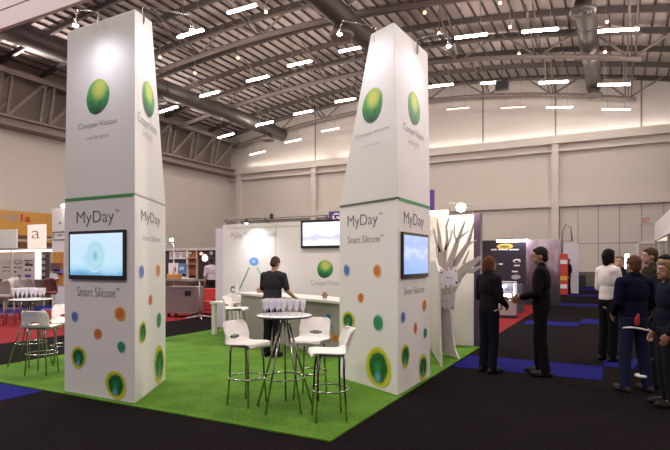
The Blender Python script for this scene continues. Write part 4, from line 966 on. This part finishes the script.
b = MB(); b.path([f.P(ua,za,.01), f.P(ub,za,.01), f.P(ub,zb,.01), f.P(ua,zb,.01)], .02, 4, closed=True); b.build('frame_line', MIDTXT, t)
pl = atY(64, 206, LY-1.4); b = MB(); b.ell(pl, (.09,.09,.07)); b.build('bulb', lamp_mat('stall_lamp_glow', (1,.95,.9), 25), t)
(ua, za), (ub, zb) = f.hit(53, 285), f.hit(64, 252); fquad(f, ua, za, ub, zb, OR, t, e=.002, t=.02, name='orange_panel')
for (x0, y0, x1, y1, m) in ((53.5,271,63,263,mat('maroon_case', (.16,.07,.08), .5)), (53,279,59.5,273.5,WHITE), (57,273,64,269.5,mat('violet_case', (.16,.12,.34), .5))):
    (ua, za), (ub, zb) = f.hit(x0, y0), f.hit(x1, y1); fquad(f, ua, za, ub, zb, m, t, e=.03, t=.1, name='display_case')
t, f = sign_box('white_display_fridge', 'bright white glass-door cabinet between logo panels and orange panel', 'cabinet', 34.8, 310, 41.5, 252, LY+.3, mat('glowing_cabinet', (.85,.82,.84), .4, emit=.4, ecol=(1,.97,1), var=.02), .15)
t, f = sign_box('dark_display_cabinet', 'dark display cabinet with silver goods beside the white cabinet', 'cabinet', 41.5, 310, 46.3, 252, LY+.3, mat('charcoal_cabinet', (.05,.045,.05), .4), .15)
for k in range(4): (ua, za), (ub, zb) = f.hit(42.3, 258+6*k), f.hit(45.5, 254.5+6*k); fquad(f, ua, za, ub, zb, SIL, t, e=.004, t=.03, name='silver_item')
t, f = sign_box('tan_panel', 'tan upright stall panel left of the white stall tower', 'panel', 46.3, 311, 50.5, 252, LY+.9, mat('tan_board', (.38,.27,.18), .6), .1)
(ua, za), (ub, zb) = f.hit(47, 275), f.hit(49.5, 258); fquad(f, ua, za, ub, zb, WOOD, t, e=.004, name='print_block')
# low dark counter behind the chairs
tag(MB().box((-24, 11.9, .0), (-18.5, 12.4, .95)).build('dark_counter', mat('brown_grey_counter', (.10,.075,.07), .5)), 'long dark counter behind the tub chairs at the far left', 'counter')
# tub chairs on tall legs
def tub_chair(label, x, y, D, shell, seat, ang):
    p = atD(x, 262, D); t = thing('tub_chair', label, 'chair', (p.x, p.y, .008 if -16.4 < p.x < -10.6 else .0), YAW+math.radians(ang), group='round-backed tub chairs at the far left')
    V = []; Fs = []; N = 20
    for j in range(7):
        z = .72+.42*j/6; fall = math.sqrt(max(0, 1-(j/6)**2.4))
        for i in range(N+1):
            a = PI + PI*(i/N); w = .16*fall*abs(math.cos(a))**.5 if j else 0
            r = .21
            V.append((r*math.cos(a)*(.45+.55*fall if j else 1), r*math.sin(a)-.0, z))
    for j in range(6):
        for i in range(N): q = j*(N+1)+i; Fs.append((q, q+1, q+N+2, q+N+1))
    b = MB(); b.add(V, Fs, True); o = b.build('tub_back', shell, t, local=True); m = o.modifiers.new('s', 'SOLIDIFY'); m.thickness = .03; baked(o)
    b = MB(); b.lathe([(.17,.68),(.20,.70),(.205,.74),(.17,.77)], (0,0,0), 24); b.build('seat', seat, t, local=True)
    for sx in (-1, 1):
        for sy in (-1, 1): b = MB(); b.tube((sx*.12, sy*.12, .69), (sx*.17, sy*.17, .002), .014); b.build('leg', STEEL, t, local=True)
    b = MB(); b.path([(.2*math.cos(a*PI/12), .2*math.sin(a*PI/12), .25) for a in range(24)], .01, 6, closed=True); b.build('foot_ring', STEEL, t, local=True)
PGW = mat('pale_grey_shell', (.50,.46,.47), .5); BRS = mat('brown_red_seat', (.16,.05,.045), .6)
tub_chair('pale grey tub chair at the left picture edge beside the dark counter', 5, 285, 13.6, PGW, PGW, 160)
tub_chair('pale tub chair with brown-red seat behind the far left glasses', 27, 283, 15.0, PGW, BRS, -150)
tub_chair('dark red tub chair with white rim right of the pale one', 49.5, 283, 15.0, BRS, BRS, -150)
tub_chair('pale tub chair with dark legs, left of the far left bar table', 11, 283, 15.3, PGW, BRS, 100)

# ---- stall across the aisle, seen between the left tower and the desk
QY = 15.2; fq = Face((-16, QY), (-12, QY))
t = thing('optician_stall', 'low stall with pictures and dark wall across the aisle, behind the flight case', 'stall', (-14, QY, 0))
DW = mat('dark_stall_wall', (.035,.025,.035), .6, var=.1)
u = lambda x: fq.hit(x, 265)[0]
z_ = lambda y: fq.hit(190, y)[1]
fquad(fq, u(160), .009, u(216), z_(249), DW, t, e=-.1, t=.1, name='stall_wall')
fquad(fq, u(166), z_(250.5), u(216), z_(248), mat('pale_header', (.55,.50,.48), .5), t, e=.0, t=.08, name='header')
fquad(fq, u(170), z_(259), u(188), z_(251.5), mat('white_frieze', (.72,.68,.70), .5), t, e=.002, t=.03, name='frieze')
for x in (172.5, 178.5, 184.5): px_disc(fq, x, 255.3, 4.2, 5, mat('grey_round_print', (.42,.38,.44), .5), t, e=.036, name='round_print')
fquad(fq, u(187.8), .009, u(189.2), z_(251), WHITE, t, e=.0, t=.08, name='white_post'); fquad(fq, u(197.2), .009, u(198.2), z_(251), mat('beige_post', (.50,.36,.26), .6), t, e=.0, t=.08, name='white_post')
fquad(fq, u(189.2), z_(275), u(197.2), z_(251.5), mat('rust_panel', (.28,.11,.06), .6, var=.3, scale=3), t, e=.002, t=.02, name='rust_panel')
for y in (258, 264): fquad(fq, u(189.4), z_(y+.6), u(197), z_(y-.6), WOOD, t, e=.002, t=.2, name='shelf')
px_disc(fq, 191, 253, 2.4, 2.6, WHITE, t, e=.04, name='round_print'); px_disc(fq, 202, 253.6, 3.6, 3.4, mat('pink_lit_disc', (.8,.5,.42), .5, emit=.5, ecol=(1,.6,.5)), t, e=.04, name='lit_disc')
px_disc(fq, 206, 258, 6.4, 7, mat('warm_lit_disc', (.85,.7,.6), .5, emit=.9, ecol=(1,.78,.66)), t, e=.06, name='lit_disc')
px_disc(fq, 212, 253, 4, 4, mat('grey_round_print', (.42,.38,.44), .5), t, e=.04, name='round_print')
t = thing('white_poster', 'white poster with a small red figure in the stall across the aisle', 'poster', fq.P(u(175), z_(276), .1))
fquad(fq, u(171), z_(277), u(180.3), z_(263), WHITE, t, e=.10, t=.03, name='poster_board'); px_disc(fq, 177.3, 269.5, 3, 5, mat('crimson_print', (.45,.05,.14), .5), t, e=.14, name='red_figure')
t = thing('blue_picture', 'small framed blue picture beside the white poster', 'picture', fq.P(u(184), z_(274), .1))
fquad(fq, u(180.8), z_(274), u(188), z_(263.5), mat('blue_print', (.08,.22,.48), .5, var=.5, scale=9), t, e=.10, t=.03, name='picture_board'); fquad(fq, u(182), z_(270), u(186.5), z_(267), mat('pale_blue_print', (.45,.62,.80), .5), t, e=.134, name='pale_patch')
t = tag(bevel(MB().box((fq.P(u(177), 0, 0).x, QY-.55, .90), (fq.P(u(186.5), 0, 0).x, QY-.2, 1.16)).build('orange_box', mat('orange_tan_box', (.50,.24,.07), .6)), .04), 'orange-tan box on the stall counter below the blue picture', 'box')
tag(MB().box((fq.P(u(164), 0, 0).x, QY-.7, .008), (fq.P(u(203), 0, 0).x, QY-.15, .90)).build('stall_counter', mat('brown_dark_counter', (.09,.05,.035), .5)), 'dark brown stall counter behind the flight case', 'counter')
tag(MB().box((fq.P(u(204), 0, 0).x, QY-.6, .008), (fq.P(u(217), 0, 0).x, QY-.2, .80)).build('black_cabinet', BLACK), 'black low cabinet between stall counter and lilac wall end', 'cabinet')
xw = fq.P(u(192.5), 0, 0).x; tag(MB().box((xw-.06, QY-.5, .90), (xw+.06, QY-.4, 1.06)).build('white_carton', WHITE), 'small white carton on the stall counter, left of the flatter one', 'box')
xw = fq.P(u(199), 0, 0).x; tag(MB().box((xw-.12, QY-.5, .90), (xw+.12, QY-.35, 1.0)).build('white_carton', WHITE), 'flat white carton on the stall counter near its right end', 'box')
# tall thin lamp
tl = atD(171.5, 240, 17); t = thing('lamp_post', 'thin metal post with bright lamp, right edge of the left tower', 'lamp', (tl.x, tl.y, 0))
b = MB(); b.tube((tl.x+.1, tl.y, 0.008), (tl.x+.1, tl.y, tl.z-.12), .02); b.path([(tl.x-.3, tl.y, tl.z-.15), (tl.x+.15, tl.y, tl.z-.12)], .015, 6); b.tube((tl.x+.1, tl.y, tl.z-.12), (tl.x, tl.y, tl.z), .012); b.lathe([(.16,0),(.16,.02)], (tl.x+.1, tl.y, .008), 16); b.build('post', STEEL, t)
b = MB(); b.ell(tl, (.06,.06,.05)); b.build('bulb', lamp_mat('post_lamp_glow', (1,.88,.72), 25), t)
# flight case
fcp = ground(184, 316.5, .008)
t = thing('flight_case', 'grey metal flight case on casters standing on the red carpet', 'flight case', (fcp.x, fcp.y, .008), YAW-.12)
b = MB(); b.box((-.46, -.3, .13), (.46, .35, .88)); bevel(b.build('case_body', mat('case_grey', (.26,.22,.23), .35, .5, var=.08), t, local=True), .025)
b = MB()
for x in (-.455, .455):
    for y in (-.295, .345): b.cbox((x, y, .51), (.035, .035, .76))
for z in (.14, .87): b.box((-.47, -.31, z-.02), (.47, -.29, z+.02))
b.build('corner_trim', STEEL, t, local=True)
b = MB(); b.box((.15, -.315, .62), (.33, -.30, .77)); b.build('latch_plate', BLACK, t, local=True)
for x in (-.36, .36):
    for y in (-.22, .27):
        b = MB(); b.path([(x-.025, y, .055), (x+.025, y, .055)], .053, 14); b.box((x-.04, y-.05, .10), (x+.04, y+.05, .13)); b.build('caster', BLACK, t, local=True)
# star-foot stand with cross rail
sp2 = ground(199.5, 318.5, .008)
t = thing('rail_stand', 'grey pole stand with star foot and cross rail before the flight case', 'stand', (sp2.x, sp2.y, .008), YAW)
ALU = mat('dull_aluminium', (.33,.30,.31), .4, .5)
b = MB(); b.tube((0,0,.06), (0,0,1.1), .02); b.build('pole', ALU, t, local=True); b = MB(); b.box((-1.05,-.02,1.06), (.18,.02,1.11)); b.build('cross_rail', ALU, t, local=True)
for k in range(4):
    a = k*PI/2+.4; b = MB(); b.path([(0,0,.08), (.3*math.cos(a), .3*math.sin(a), .03), (.42*math.cos(a), .42*math.sin(a), .012)], [.03,.022,.012], 6); b.build('foot', ALU, t, local=True)
# two red chairs in the distance
def red_chair(label, x, D):
    p = atD(x, 262, D); t = thing('red_armchair', label, 'chair', (p.x, p.y, .008), YAW, group='red armchairs behind the rail stand')
    RC = mat('red_upholstery', (.42,.035,.04), .7)
    b = MB(); b.box((-.3,-.3,.12), (.3,.3,.42)); bevel(b.build('seat', RC, t, local=True), .04, 3); b = MB(); b.box((-.3,.2,.4), (.3,.32,.78)); bevel(b.build('backrest', RC, t, local=True), .03, 3)
    for sx in (-1, 1):
        b = MB(); b.box((sx*.3-.05,-.3,.12), (sx*.3+.05,.3,.56)); bevel(b.build('armrest', RC, t, local=True), .03, 3)
        for sy in (-1, 1): b = MB(); b.box((sx*.26-.02, sy*.26-.02, 0), (sx*.26+.02, sy*.26+.02, .12)); b.build('leg', BLACK, t, local=True)
red_chair('red armchair just right of the rail stand, left of the lilac wall end', 207, 16.2)

# ================================================================== LIGHT
wld = bpy.data.worlds.new('hall_fill_air'); S.world = wld; wld.use_nodes = True  # dim world glow added as fill through the open hall front
bg = wld.node_tree.nodes['Background']; bg.inputs[0].default_value = (1.0, .91, .95, 1); bg.inputs[1].default_value = .22
# the rest of the hall's strip lamps, over the part of the hall that the photograph does not show
for (x, y) in ((-22, 12), (-14, 12), (-6, 12), (2, 14), (-18, 4), (-10, 4), (-2, 4), (-8, -5), (2, -5), (-18, -5)):
    light('AREA', 'hall_lamp', (x, y, 12.0), 330, (1.0, .90, .80), shape='RECTANGLE', size=3.2, size_y=.4)

# added unseen eave lights brighten the roof; beam uplighters wash the back wall
UPC = (1.0, .88, .82)
for y, w in ((10, 520), (18, 500), (26, 300), (32, 60)):
    light('AREA', 'eave_fill_light', (-28.5, y, 9.9), w, UPC, (-16, y-1, 14.2), shape='RECTANGLE', size=.4, size_y=7)
    light('AREA', 'eave_fill_light', (6.5, y, 9.2), w, UPC, (-7, y-1, 14.2), shape='RECTANGLE', size=.4, size_y=7)
for x in (-25, -16, -8, 0):
    light('AREA', 'beam_uplighter', (x, YB-.32, 9.99), 22, (1, .93, .86), (x, YB-.12, 11), shape='RECTANGLE', size=8, size_y=.1)
